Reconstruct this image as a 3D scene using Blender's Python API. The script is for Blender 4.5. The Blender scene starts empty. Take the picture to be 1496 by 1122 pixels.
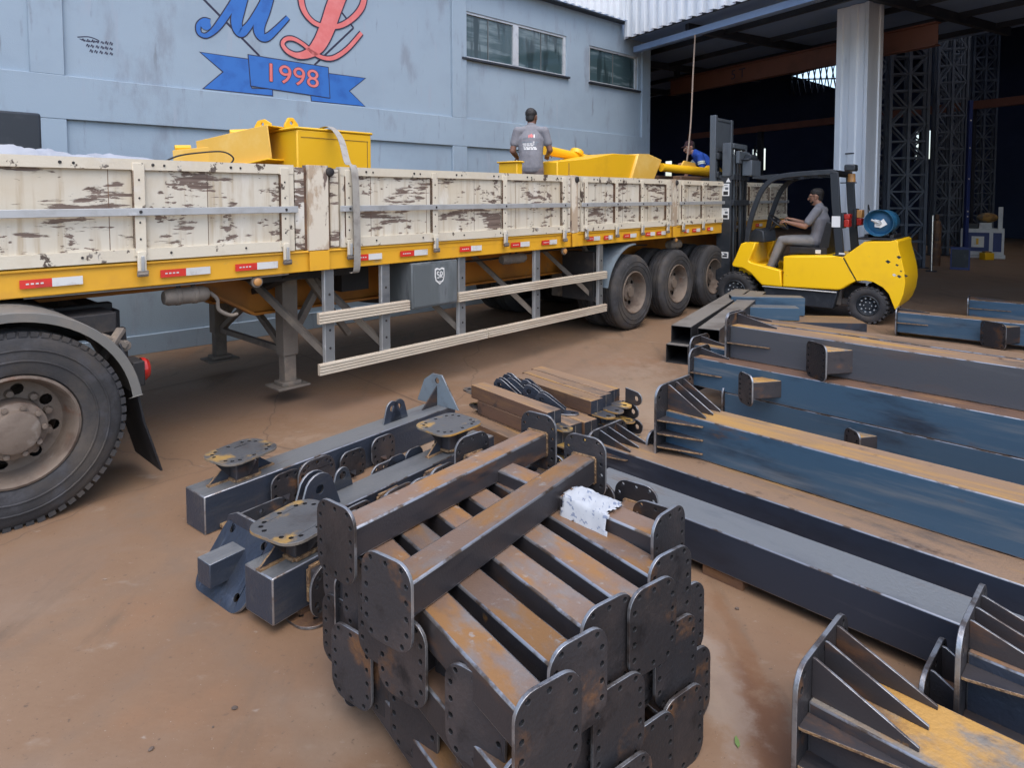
import bpy, bmesh, math, random
from mathutils import Vector, Matrix, Euler
from mathutils.geometry import tessellate_polygon
from mathutils import noise as mnoise
random.seed(7)
R = math.radians
scene = bpy.context.scene
COL = scene.collection

# ------------------------------------------------------------------ materials
MATS = {}
def surf(name, base, layers=(), rough=.6, metal=0., bump=0., bscale=30., var=.12, spec=.5):
    """layers: (colour, noise scale, lo, hi, detail, (sx,sy,sz)[, roughness])"""
    m = bpy.data.materials.new(name); m.use_nodes = True
    nt = m.node_tree; N = nt.nodes; Lk = nt.links; N.clear()
    out = N.new('ShaderNodeOutputMaterial'); b = N.new('ShaderNodeBsdfPrincipled')
    Lk.new(b.outputs[0], out.inputs[0])
    tc = N.new('ShaderNodeTexCoord'); oi = N.new('ShaderNodeObjectInfo')
    mul = N.new('ShaderNodeMath'); mul.operation = 'MULTIPLY'; mul.inputs[1].default_value = 41.7
    Lk.new(oi.outputs['Random'], mul.inputs[0])
    add = N.new('ShaderNodeVectorMath'); add.operation = 'ADD'
    Lk.new(tc.outputs['Object'], add.inputs[0]); Lk.new(mul.outputs[0], add.inputs[1])
    rgb = N.new('ShaderNodeRGB'); rgb.outputs[0].default_value = (*base, 1)
    cur = rgb.outputs[0]; rcur = None
    for L in layers:
        col, sc, lo, hi, det, st = L[:6]
        mp = N.new('ShaderNodeMapping'); mp.inputs['Scale'].default_value = st
        Lk.new(add.outputs[0], mp.inputs[0])
        nz = N.new('ShaderNodeTexNoise'); nz.inputs['Scale'].default_value = sc; nz.inputs['Detail'].default_value = det
        nz.inputs['Roughness'].default_value = .62
        Lk.new(mp.outputs[0], nz.inputs['Vector'])
        mr = N.new('ShaderNodeMapRange'); mr.interpolation_type = 'SMOOTHSTEP'
        mr.inputs['From Min'].default_value = lo; mr.inputs['From Max'].default_value = hi
        Lk.new(nz.outputs[0], mr.inputs['Value'])
        mx = N.new('ShaderNodeMix'); mx.data_type = 'RGBA'
        Lk.new(mr.outputs[0], mx.inputs['Factor']); Lk.new(cur, mx.inputs['A']); mx.inputs['B'].default_value = (*col, 1)
        cur = mx.outputs['Result']
        if len(L) > 6:
            mf = N.new('ShaderNodeMix'); mf.data_type = 'FLOAT'
            Lk.new(mr.outputs[0], mf.inputs['Factor']); mf.inputs['B'].default_value = L[6]
            if rcur is None: mf.inputs['A'].default_value = rough
            else: Lk.new(rcur, mf.inputs['A'])
            rcur = mf.outputs['Result']
    if var:
        vr = N.new('ShaderNodeMapRange'); vr.inputs['To Min'].default_value = 1-var; vr.inputs['To Max'].default_value = 1+var
        Lk.new(oi.outputs['Random'], vr.inputs['Value'])
        hv = N.new('ShaderNodeHueSaturation'); Lk.new(vr.outputs[0], hv.inputs['Value']); Lk.new(cur, hv.inputs['Color'])
        cur = hv.outputs[0]
    Lk.new(cur, b.inputs['Base Color'])
    b.inputs['Roughness'].default_value = rough
    if rcur is not None: Lk.new(rcur, b.inputs['Roughness'])
    b.inputs['Metallic'].default_value = metal
    b.inputs['Specular IOR Level'].default_value = spec
    if bump:
        nb = N.new('ShaderNodeTexNoise'); nb.inputs['Scale'].default_value = bscale; nb.inputs['Detail'].default_value = 6
        Lk.new(add.outputs[0], nb.inputs['Vector'])
        bp = N.new('ShaderNodeBump'); bp.inputs['Strength'].default_value = bump; bp.inputs['Distance'].default_value = .02
        Lk.new(nb.outputs[0], bp.inputs['Height']); Lk.new(bp.outputs[0], b.inputs['Normal'])
    MATS[name] = m
    return m
O1 = (1, 1, 1)
# steel
surf('mill', (.048, .060, .085), [((.09, .095, .105), 3, .48, .75, 6, (.6, 4, 4)), ((.13, .07, .04), 4, .60, .74, 8, O1, .7), ((.03, .032, .04), 3, .55, .75, 5, O1)], .40, .55, .15, 60, .2)
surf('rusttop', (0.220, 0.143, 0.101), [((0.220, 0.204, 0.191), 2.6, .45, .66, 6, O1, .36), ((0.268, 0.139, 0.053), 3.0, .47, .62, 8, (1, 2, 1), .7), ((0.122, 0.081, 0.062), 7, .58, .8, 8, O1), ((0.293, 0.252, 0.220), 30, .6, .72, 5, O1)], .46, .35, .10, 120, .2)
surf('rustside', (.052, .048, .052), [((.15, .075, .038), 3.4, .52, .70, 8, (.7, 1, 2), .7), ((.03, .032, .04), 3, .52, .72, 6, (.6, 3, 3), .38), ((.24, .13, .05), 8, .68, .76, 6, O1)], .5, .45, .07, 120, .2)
surf('bluesteel', (.060, .118, .182), [((.028, .036, .052), 1.6, .5, .72, 6, (.6, 2, 2)), ((.17, .20, .225), 2.2, .5, .75, 7, (.4, 5, 5)), ((.12, .07, .045), 3, .64, .76, 8, (.6, 2, 2), .7)], .36, .4, .04, 60, .15)  # blue mill scale, with paler streaks painted in as reflected sheen
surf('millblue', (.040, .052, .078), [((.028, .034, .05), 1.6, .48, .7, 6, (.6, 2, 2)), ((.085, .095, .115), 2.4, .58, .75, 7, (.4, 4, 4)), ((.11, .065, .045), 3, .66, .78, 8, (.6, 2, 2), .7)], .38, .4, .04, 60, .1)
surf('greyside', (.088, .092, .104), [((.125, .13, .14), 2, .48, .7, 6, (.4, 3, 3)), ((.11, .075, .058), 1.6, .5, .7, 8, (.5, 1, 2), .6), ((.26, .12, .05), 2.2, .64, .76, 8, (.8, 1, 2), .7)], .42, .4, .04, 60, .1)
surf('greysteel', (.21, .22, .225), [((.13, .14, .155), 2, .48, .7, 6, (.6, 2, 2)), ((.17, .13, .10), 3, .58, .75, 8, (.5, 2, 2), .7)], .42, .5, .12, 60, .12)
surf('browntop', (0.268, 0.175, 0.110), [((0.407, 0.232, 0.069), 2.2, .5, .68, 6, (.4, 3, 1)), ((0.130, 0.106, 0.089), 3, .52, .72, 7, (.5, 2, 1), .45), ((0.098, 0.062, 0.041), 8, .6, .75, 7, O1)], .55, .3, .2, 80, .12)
surf('plate', (.040, .040, .045), [((.07, .060, .060), 4, .45, .7, 8, O1), ((.15, .075, .035), 5, .56, .70, 8, O1, .75), ((.02, .02, .023), 7, .55, .7, 6, O1)], .46, .45, .15, 80, .25)
surf('plategrey', (.13, .135, .14), [((.09, .085, .085), 5, .45, .7, 8, O1), ((.40, .25, .08), 3, .55, .64, 8, O1, .75)], .48, .45, .12, 80, .15)
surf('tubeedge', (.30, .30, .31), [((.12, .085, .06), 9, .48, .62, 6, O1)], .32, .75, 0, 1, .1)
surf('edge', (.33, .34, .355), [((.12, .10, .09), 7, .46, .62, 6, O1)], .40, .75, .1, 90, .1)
surf('weld', (.30, .19, .10), [((.12, .08, .055), 30, .45, .65, 4, O1), ((.42, .3, .16), 18, .58, .7, 4, O1)], .5, .4, .5, 120)
surf('yellowrust', (.40, .225, .06), [((.22, .12, .045), 5, .48, .66, 8, O1), ((.19, .17, .145), 2.6, .45, .58, 8, (1, 1.6, 1)), ((.10, .085, .075), 7, .58, .72, 7, O1)], .65, .2, .2, 80)
surf('pitbrown', (.13, .075, .05), [((.22, .12, .055), 3.5, .45, .7, 7, (.5, 3, 3)), ((.06, .045, .04), 6, .55, .72, 7, O1)], .6, .25, .2, 80, .2)
surf('lug', (.075, .075, .08), [((.46, .29, .08), 5, .48, .56, 6, O1, .7), ((.13, .12, .115), 6, .5, .7, 6, O1)], .45, .4, .1, 80, .35)
surf('hole', (.008, .008, .009), (), .8, 0, 0, 1, 0)
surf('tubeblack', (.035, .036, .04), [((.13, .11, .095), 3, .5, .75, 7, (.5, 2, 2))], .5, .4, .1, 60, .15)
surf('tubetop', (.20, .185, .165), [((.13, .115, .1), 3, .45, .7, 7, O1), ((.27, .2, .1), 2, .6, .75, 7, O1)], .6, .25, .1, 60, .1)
# ground
surf('concrete', (0.201, 0.127, 0.076), [((0.169, 0.099, 0.055), .40, .42, .66, 8, O1), ((0.212, 0.149, 0.102), .7, .5, .74, 8, (1, 1.6, 1)), ((0.206, 0.112, 0.058), 1.1, .52, .74, 8, O1), ((0.123, 0.084, 0.054), 1.7, .54, .74, 9, (2.2, .5, 1)), ((0.253, 0.198, 0.149), 7, .60, .80, 9, (.6, 1.1, 1)), ((0.284, 0.238, 0.194), 20, .64, .78, 9, (.6, 1.1, 1)), ((0.097, 0.066, 0.045), 34, .63, .72, 8, O1), ((0.067, 0.046, 0.034), 110, .68, .73, 3, O1), ((0.313, 0.269, 0.224), 130, .70, .74, 3, O1)], .68, 0, .11, 28, 0)
surf('dirtstain', (.24, .115, .05), [((.33, .235, .165), 7, .42, .6, 8, O1)], .9, 0, .3, 60, 0)
surf('joint', (.13, .09, .065), (), .95, 0, 0, 1, 0)
# building
surf('wallpaint', (0.277, 0.353, 0.426), [((0.247, 0.315, 0.384), .7, .45, .7, 7, O1), ((0.220, 0.262, 0.312), 1.8, .54, .74, 9, (1.6, 1.6, .6)), ((0.182, 0.213, 0.251), 5, .60, .76, 9, (2, 2, .30)), ((0.289, 0.342, 0.410), 3, .58, .75, 6, (3, 3, .4))], .8, 0, .12, 90, 0)
surf('logoblue', (.025, .135, .44), [((.018, .10, .36), 6, .45, .7, 5, O1)], .6, 0, 0, 1, 0)
surf('logored', (.64, .155, .145), [((.68, .20, .19), 6, .45, .7, 5, O1)], .6, 0, 0, 1, 0)
surf('logodark', (.022, .022, .05), (), .7, 0, 0, 1, 0)
surf('glass', (.05, .085, .095), [((.15, .20, .215), 1.2, .5, .62, 5, (.4, 1, 3)), ((.03, .05, .055), 1.6, .52, .6, 3, (2, 1, .4))], .08, 0, 0, 1, 0, 1.0)  # lighter band across the panes is a reflection painted into the glass colour
surf('alu', (.62, .64, .66), [((.45, .47, .5), 6, .5, .7, 5, O1)], .4, .4, 0, 1, .03)
surf('zinc', (.76, .80, .84), [((.62, .67, .72), 1.2, .45, .7, 7, (3, 3, .3)), ((.46, .50, .55), 3, .62, .78, 8, (4, 4, .4))], .42, .15, .05, 30, .05)
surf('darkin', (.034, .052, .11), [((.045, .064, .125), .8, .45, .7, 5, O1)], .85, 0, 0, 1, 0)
surf('soffit', (.20, .29, .46), [((.16, .235, .39), .6, .45, .7, 5, O1)], .7, 0, 0, 1, 0)
surf('darksteel', (.030, .035, .046), [((.05, .055, .066), 3, .5, .7, 5, O1)], .55, .3, 0, 1, .1)
surf('craneorange', (.15, .06, .04), [((.11, .045, .03), 2, .45, .7, 5, O1)], .6, 0, 0, 1, 0)
surf('lattice', (.11, .132, .17), [((.08, .097, .125), 3, .5, .7, 5, O1)], .55, .3, 0, 1, .1)
# truck
def peel_material():
    surf('board', (0.572, 0.528, 0.435), [((0.533, 0.464, 0.346), .9, .45, .7, 6, O1), ((0.494, 0.415, 0.296), 2.2, .5, .8, 8, (1, 1, .6)), ((0.435, 0.356, 0.247), 6, .46, .74, 6, (3, 1, .18)), ((0.652, 0.622, 0.553), 3, .55, .75, 7, (1, 1, .4))], .72, 0, .12, 60, .03)
    m = MATS['board']; nt = m.node_tree; N = nt.nodes; Lk = nt.links
    b = next(n for n in N if n.type == 'BSDF_PRINCIPLED')
    src = b.inputs['Base Color'].links[0].from_socket
    tc = next(n for n in N if n.type == 'TEX_COORD')
    def noi(scale, st, det, lo, hi, rough=.6):
        mp = N.new('ShaderNodeMapping'); mp.inputs['Scale'].default_value = st; Lk.new(tc.outputs['Object'], mp.inputs[0])
        nz = N.new('ShaderNodeTexNoise'); nz.inputs['Scale'].default_value = scale; nz.inputs['Detail'].default_value = det; nz.inputs['Roughness'].default_value = rough
        Lk.new(mp.outputs[0], nz.inputs['Vector'])
        mr = N.new('ShaderNodeMapRange'); mr.inputs['From Min'].default_value = lo; mr.inputs['From Max'].default_value = hi
        Lk.new(nz.outputs[0], mr.inputs['Value']); return mr.outputs[0]
    flake = noi(8, (.42, 1, 3.2), 9, .42, .72, .66)
    zone = noi(1.7, (1, 1, 1.7), 4, .42, .62)
    a = N.new('ShaderNodeMath'); a.operation = 'MULTIPLY'; Lk.new(flake, a.inputs[0]); Lk.new(zone, a.inputs[1])
    f2 = noi(15, (.6, 1, 1.5), 8, .45, .75, .65); z2 = noi(2.6, (1, 1, 1), 3, .46, .62)
    a2 = N.new('ShaderNodeMath'); a2.operation = 'MULTIPLY'; Lk.new(f2, a2.inputs[0]); Lk.new(z2, a2.inputs[1])
    mxm = N.new('ShaderNodeMath'); mxm.operation = 'MAXIMUM'; Lk.new(a.outputs[0], mxm.inputs[0]); Lk.new(a2.outputs[0], mxm.inputs[1])
    st = N.new('ShaderNodeMapRange'); st.inputs['From Min'].default_value = .20; st.inputs['From Max'].default_value = .25
    Lk.new(mxm.outputs[0], st.inputs['Value'])
    wood = N.new('ShaderNodeMix'); wood.data_type = 'RGBA'; Lk.new(noi(10, (.3, 1, 5), 5, .35, .65), wood.inputs['Factor'])
    wood.inputs['A'].default_value = (.10, .068, .052, 1); wood.inputs['B'].default_value = (.21, .155, .125, 1)
    mx = N.new('ShaderNodeMix'); mx.data_type = 'RGBA'; Lk.new(st.outputs[0], mx.inputs['Factor']); Lk.new(src, mx.inputs['A']); Lk.new(wood.outputs['Result'], mx.inputs['B'])
    Lk.new(mx.outputs['Result'], b.inputs['Base Color'])
    bp = N.new('ShaderNodeBump'); bp.inputs['Strength'].default_value = .5; bp.inputs['Distance'].default_value = .006; bp.invert = True
    Lk.new(st.outputs[0], bp.inputs['Height']); Lk.new(bp.outputs[0], b.inputs['Normal'])
peel_material()
surf('cream', (0.613, 0.558, 0.445), [((0.494, 0.415, 0.296), 3, .48, .75, 7, O1), ((0.089, 0.065, 0.050), 9, .61, .635, 6, (1, 1, .8)), ((0.671, 0.642, 0.572), 3, .55, .75, 6, O1)], .6, 0, .08, 60, .05)
surf('stanchion', (.40, .31, .22), [((.58, .52, .42), 4, .48, .55, 8, (1, 1, .5)), ((.14, .10, .08), 6, .56, .62, 8, (1.5, 1, .5))], .7, 0, .1, 60, .1)
surf('galv', (.42, .43, .43), [((.33, .33, .32), 4, .45, .7, 6, O1), ((.52, .53, .53), 9, .6, .75, 5, O1)], .5, .3, 0, 1, .05)
surf('truckyellow', (.70, .36, .022), [((.55, .27, .03), 2, .55, .78, 7, O1), ((.42, .26, .09), 6, .62, .75, 7, (.6, 1, 1.5))], .5, 0, .04, 40, .03)
surf('chassisorange', (.42, .16, .018), [((.28, .11, .02), 2, .45, .7, 7, O1), ((.2, .12, .06), 5, .55, .75, 7, O1)], .6, 0, 0, 1, .05)
surf('dustyframe', (.17, .145, .12), [((.10, .085, .075), 3, .45, .7, 7, O1), ((.26, .21, .16), 4, .55, .75, 7, O1)], .75, .1, .1, 50, .1)
surf('blackframe', (.022, .021, .022), [((.07, .055, .043), 4, .5, .75, 7, O1)], .7, .1, 0, 1, .1)
surf('tyre', (.026, .026, .028), [((.075, .062, .05), 2.5, .42, .75, 8, O1), ((.05, .05, .055), 8, .5, .7, 6, O1)], .82, 0, .12, 60, .1)
surf('rim', (0.168, 0.132, 0.104), [((0.096, 0.068, 0.052), 5, .45, .7, 8, O1), ((0.152, 0.068, 0.036), 4, .58, .75, 8, O1), ((0.264, 0.232, 0.200), 7, .58, .75, 7, O1)], .7, .2, .1, 60, .06)
surf('guardrail', (.50, .43, .335), [((.40, .32, .24), 3, .45, .7, 7, (.4, 2, 3)), ((.60, .55, .46), 5, .56, .75, 7, (.3, 2, 4))], .7, .05, .06, 60, .05)
surf('toolgrey', (.105, .12, .125), [((.17, .19, .2), 2.5, .48, .72, 7, (2, 2, .5)), ((.07, .075, .08), 5, .52, .75, 7, (2, 2, .5))], .6, .1, .05, 40, .05)
surf('mudgrey', (0.148, 0.144, 0.132), [((0.192, 0.168, 0.140), 3, .45, .7, 7, O1), ((0.096, 0.092, 0.088), 5, .56, .75, 7, O1)], .68, 0, .05, 50, .05)
surf('mudblue', (.17, .215, .25), [((.12, .14, .16), 4, .5, .7, 7, O1)], .55, .1, 0, 1, .05)
surf('reflred', (.60, .035, .025), [((.45, .035, .03), 9, .5, .7, 5, O1)], .35, 0, 0, 1, .08)
surf('reflwhite', (.60, .60, .58), [((.42, .4, .37), 7, .5, .7, 5, O1)], .35, 0, 0, 1, .08)
surf('white', (.72, .72, .70), [((.6, .6, .58), 9, .5, .7, 5, O1)], .55, 0, 0, 1, .05)
surf('black', (.012, .012, .014), [((.03, .029, .03), 8, .5, .7, 5, O1)], .5, 0, 0, 1, .1)
surf('amber', (.48, .24, .08), (), .25, 0, 0, 1, .05)
surf('redlamp', (.36, .02, .015), (), .2, 0, 0, 1, .05)
# cargo, forklift
surf('cargoyellow', (.76, .43, .012), [((.66, .36, .015), 2, .5, .75, 6, O1), ((.5, .3, .05), 7, .68, .78, 6, O1)], .42, 0, .03, 30, .03)
surf('cargoyellowside', (.70, .42, .07), [((.74, .49, .13), 3, .45, .7, 6, O1)], .5, 0, .03, 30, .03)
surf('forkyellow', (.98, .58, .006), [((.88, .50, .012), 2, .5, .75, 6, O1), ((.50, .36, .08), 5, .66, .76, 7, O1), ((.06, .05, .03), 14, .73, .75, 5, O1)], .38, 0, .02, 30, 0)
surf('forkdark', (.024, .029, .036), [((.05, .055, .062), 5, .5, .72, 6, O1)], .45, .2, 0, 1, .06)
surf('mastgrey', (.095, .112, .13), [((.065, .075, .09), 4, .5, .72, 6, (2, 2, .6))], .45, .3, 0, 1, .06)
surf('gasblue', (.022, .115, .22), [((.045, .15, .25), 5, .5, .72, 6, O1)], .4, .1, 0, 1, 0)
surf('strapgrey', (.29, .275, .245), [((.22, .2, .18), 12, .45, .7, 5, O1)], .85, 0, 0, 1, 0)
surf('tarp', (.33, .35, .39), [((.22, .235, .27), 3, .5, .72, 6, O1)], .5, 0, 0, 1, 0)
surf('paper', (.40, .42, .44), [((.34, .36, .385), 6, .45, .7, 5, O1), ((.17, .20, .27), 60, .575, .62, 3, (1, .35, 1)), ((.45, .30, .28), 7, .68, .74, 3, O1)], .8, 0, 0, 1, 0)
surf('ropecol', (.42, .32, .25), (), .9, 0, 0, 1, 0)
surf('chrome', (.65, .66, .68), (), .2, .9, 0, 1, 0)
# people
surf('skin', (.36, .19, .125), [((.31, .15, .10), 7, .45, .7, 5, O1)], .55, 0, .05, 90, .08)
surf('skindark', (.20, .10, .068), [((.16, .08, .055), 7, .45, .7, 5, O1)], .55, 0, .05, 90, .05)
surf('hair', (.012, .010, .010), [((.03, .026, .024), 60, .5, .7, 3, O1)], .6, 0, .4, 120, 0)
surf('shirtgrey', (.205, .205, .225), [((.165, .165, .185), 5, .45, .7, 6, O1)], .9, 0, .3, 22, .04)
surf('trousergrey', (.235, .225, .215), [((.17, .165, .16), 5, .45, .7, 6, O1)], .9, 0, .3, 22, .04)
surf('trouserbrown', (.17, .135, .13), [((.13, .105, .10), 5, .45, .7, 6, O1)], .9, 0, .3, 22, .04)
surf('workblue', (.018, .075, .38), [((.014, .055, .28), 6, .45, .7, 6, O1)], .85, 0, .3, 25, .04)
surf('refstripe', (.62, .70, .62), (), .4, 0, 0, 1, 0)
surf('capdark', (.045, .018, .022), (), .85, 0, 0, 1, 0)
surf('cabwhite', (.62, .64, .66), [((.5, .52, .55), 5, .5, .7, 5, O1)], .5, 0, 0, 1, 0)
surf('cabblue', (.022, .04, .16), (), .5, 0, 0, 1, 0)
surf('leafgreen', (.10, .16, .04), (), .6, 0, 0, 1, .1)
surf('pebble', (.10, .075, .06), [((.17, .13, .10), 9, .5, .7, 5, O1)], .85, 0, .2, 60, .3)

# ------------------------------------------------------------------ mesh collector
def frame(o, x, z=(0, 0, 1)):
    """matrix with local x along x, local z near z, at o"""
    x = Vector(x).normalized(); z = Vector(z)
    y = z.cross(x).normalized(); z = x.cross(y)
    M = Matrix((x, y, z)).transposed().to_4x4(); M.translation = Vector(o); return M
def rrect(w, h, r, n=5, cx=0, cy=0):
    p = []
    for sx, sy, a0 in ((1, 1, 0), (-1, 1, 90), (-1, -1, 180), (1, -1, 270)):
        for k in range(n+1):
            a = R(a0 + 90*k/n); p.append((cx + sx*(w/2-r) + r*math.cos(a), cy + sy*(h/2-r) + r*math.sin(a)))
    return p
def circ(cx, cy, r, n=10): return [(cx+r*math.cos(2*math.pi*k/n), cy+r*math.sin(2*math.pi*k/n)) for k in range(n)]
def catmull(P, n=6):
    P = [Vector(p) for p in P]; out = []
    for i in range(len(P)-1):
        a = P[max(i-1, 0)]; b = P[i]; c = P[i+1]; d = P[min(i+2, len(P)-1)]
        for k in range(n):
            t = k/n
            out.append(.5*((2*b)+(c-a)*t+(2*a-5*b+4*c-d)*t*t+(3*b-a-3*c+d)*t**3))
    out.append(P[-1]); return out
class MB:
    def __init__(s): s.v = []; s.f = []; s.m = []; s.mn = []
    def mi(s, n):
        if n not in s.mn: s.mn.append(n)
        return s.mn.index(n)
    def add(s, vs, fs, mat, M=None):
        o = len(s.v)
        for p in vs:
            p = Vector(p); s.v.append(M @ p if M else p)
        mats = mat if isinstance(mat, list) else [mat]*len(fs)
        for f, mm in zip(fs, mats): s.f.append([o+i for i in f]); s.m.append(s.mi(mm))
        return s
    def box(s, x0, x1, y0, y1, z0, z1, mat, M=None, top=None, front=None):
        vs = [(x, y, z) for z in (z0, z1) for y in (y0, y1) for x in (x0, x1)]
        fs = [(0, 2, 3, 1), (4, 5, 7, 6), (0, 1, 5, 4), (2, 6, 7, 3), (0, 4, 6, 2), (1, 3, 7, 5)]
        ms = [mat, top or mat, front or mat, mat, mat, mat]
        return s.add(vs, fs, ms, M)
    def bar(s, p, q, w, h, mat, up=(0, 0, 1)):
        p = Vector(p); q = Vector(q); d = q-p
        if abs(d.normalized().dot(Vector(up))) > .98: up = (0, 1, 0)
        return s.box(0, d.length, -w/2, w/2, -h/2, h/2, mat, frame(p, d, up))
    def tube(s, pts, r, mat, n=10, caps=True):
        pts = [Vector(p) for p in pts]; L = len(pts); rs = r if isinstance(r, (list, tuple)) else [r]*L
        vs = []; fs = []; up = None
        for i, p in enumerate(pts):
            d = (pts[min(i+1, L-1)]-pts[max(i-1, 0)]).normalized()
            if up is None: up = Vector((0, 0, 1)) if abs(d.z) < .9 else Vector((1, 0, 0))
            a = d.cross(up).normalized(); up = a.cross(d).normalized()
            for k in range(n):
                t = 2*math.pi*k/n; vs.append(p+rs[i]*(a*math.cos(t)+up*math.sin(t)))
        for i in range(L-1):
            for k in range(n):
                k2 = (k+1) % n; fs.append((i*n+k, i*n+k2, (i+1)*n+k2, (i+1)*n+k))
        if caps: fs.append(tuple(range(n-1, -1, -1))); fs.append(tuple((L-1)*n+k for k in range(n)))
        return s.add(vs, [tuple(reversed(f)) for f in fs], mat)
    def lathe(s, prof, mat, M=None, n=40):
        """prof: (radius, y) list, revolved about local y; mat may be list per ring"""
        vs = []; fs = []; ms = []
        for r, y in prof:
            for k in range(n):
                t = 2*math.pi*k/n; vs.append((r*math.cos(t), y, r*math.sin(t)))
        for i in range(len(prof)-1):
            for k in range(n):
                k2 = (k+1) % n; fs.append((i*n+k, i*n+k2, (i+1)*n+k2, (i+1)*n+k))
                ms.append(mat[i] if isinstance(mat, list) else mat)
        return s.add(vs, fs, ms, M)
    def plate(s, outer, t, mat, M=None, holes=(), edge=None, hole_mat=None):
        """polygon in local xy extruded along z by t"""
        loops = [list(outer)]+[list(h) for h in holes]
        flat = [p for l in loops for p in l]; nn = len(flat)
        def area(l): return sum(l[i][0]*l[(i+1) % len(l)][1]-l[(i+1) % len(l)][0]*l[i][1] for i in range(len(l)))
        tris = tessellate_polygon([[Vector((p[0], p[1], 0)) for p in l] for l in loops])
        vs = [(p[0], p[1], 0) for p in flat]+[(p[0], p[1], t) for p in flat]; fs = []; ms = []
        for a, b, c in tris:
            A = flat[a]; B = flat[b]; Cc = flat[c]
            ar = (B[0]-A[0])*(Cc[1]-A[1])-(Cc[0]-A[0])*(B[1]-A[1])
            if abs(ar) < 1e-12: continue
            if ar < 0: a, b, c = a, c, b
            fs.append((c, b, a)); fs.append((a+nn, b+nn, c+nn)); ms += [mat, mat]
        o = 0
        for li, l in enumerate(loops):
            ccw = area(l) > 0; k = len(l)
            for i in range(k):
                j = (i+1) % k; f = (o+i, o+j, o+j+nn, o+i+nn)
                if ccw != (li == 0): f = tuple(reversed(f))
                fs.append(f); ms.append((edge or mat) if li == 0 else (hole_mat or mat))
            o += k
        return s.add(vs, fs, ms, M)
    def ball(s, c, r, mat, sc=(1, 1, 1), n=12, M=None):
        vs = []; fs = []; m = n//2
        for i in range(m+1):
            a = math.pi*i/m
            for k in range(n):
                t = 2*math.pi*k/n; vs.append((c[0]+r*sc[0]*math.sin(a)*math.cos(t), c[1]+r*sc[1]*math.sin(a)*math.sin(t), c[2]+r*sc[2]*math.cos(a)))
        for i in range(m):
            for k in range(n):
                k2 = (k+1) % n; fs.append((i*n+k, (i+1)*n+k, (i+1)*n+k2, i*n+k2))
        return s.add(vs, fs, mat, M)
    def stroke(s, pts, ws, mat, z0, t, M=None):
        """flat painted stroke of varying width in local xy, from z0 up by t"""
        P = catmull([(p[0], p[1], 0) for p in pts], 8); n = len(P); vs = []
        for i, p in enumerate(P):
            u = i/(n-1)*(len(ws)-1); k = min(int(u), len(ws)-2); w = ws[k]+(ws[k+1]-ws[k])*(u-k)
            d = (P[min(i+1, n-1)]-P[max(i-1, 0)]).normalized(); q = Vector((-d.y, d.x, 0))
            vs += [p+q*w/2+Vector((0, 0, z0)), p-q*w/2+Vector((0, 0, z0)), p+q*w/2+Vector((0, 0, z0+t)), p-q*w/2+Vector((0, 0, z0+t))]
        fs = []
        for i in range(n-1):
            a = 4*i; b = a+4
            fs += [(a+2, a+3, b+3, b+2), (a, a+2, b+2, b), (a+1, b+1, b+3, a+3)]
        return s.add(vs, fs, mat, M)
    def build(s, name, parent=None, bevel=0, seg=2, smooth=35, loc=None, rot=None, bmat=None):
        if bmat: s.mi(bmat)
        me = bpy.data.meshes.new(name); me.from_pydata([tuple(v) for v in s.v], [], s.f)
        for n in s.mn: me.materials.append(MATS[n])
        me.polygons.foreach_set('material_index', s.m)
        bm = bmesh.new(); bm.from_mesh(me); bmesh.ops.remove_doubles(bm, verts=bm.verts, dist=1e-5)
        bm.to_mesh(me); bm.free()
        if smooth:
            me.polygons.foreach_set('use_smooth', [True]*len(me.polygons)); me.set_sharp_from_angle(angle=R(smooth))
        o = bpy.data.objects.new(name, me); COL.objects.link(o)
        if parent: o.parent = parent
        if loc: o.location = loc
        if rot is not None: o.rotation_euler = rot if isinstance(rot, (tuple, Euler)) else (0, 0, rot)
        if bevel:
            b = o.modifiers.new('bevel', 'BEVEL'); b.width = bevel; b.segments = seg; b.limit_method = 'ANGLE'; b.angle_limit = R(50)
            if bmat: b.material = s.mn.index(bmat)
        return o
def tag(o, label=None, cat=None, group=None, kind=None):
    if label: o['label'] = label
    if cat: o['category'] = cat
    if group: o['group'] = group
    if kind: o['kind'] = kind
    return o
def thing(name, label, cat, loc=(0, 0, 0), rot=0, group=None):
    o = bpy.data.objects.new(name, None); COL.objects.link(o); o.location = loc
    o.rotation_euler = rot if isinstance(rot, tuple) else (0, 0, rot); o.empty_display_size = .1
    return tag(o, label, cat, group)
def copy_tree(o, parent=None):
    c = o.copy(); COL.objects.link(c); c.parent = parent
    for ch in list(o.children): copy_tree(ch, c)
    return c
def H(deg): return R(90-deg)          # compass heading -> rotation of local x
def text_mesh(body, size, depth=.002, align='CENTER'):
    cu = bpy.data.curves.new('t', 'FONT'); cu.body = body; cu.size = size; cu.extrude = depth; cu.align_x = align; cu.align_y = 'CENTER'
    o = bpy.data.objects.new('t', cu); COL.objects.link(o); bpy.context.view_layer.update()
    me = bpy.data.meshes.new_from_object(o.evaluated_get(bpy.context.evaluated_depsgraph_get()))
    vs = [tuple(v.co) for v in me.vertices]; fs = [tuple(p.vertices) for p in me.polygons]
    bpy.data.objects.remove(o); bpy.data.curves.remove(cu); bpy.data.meshes.remove(me)
    return vs, fs

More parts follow.
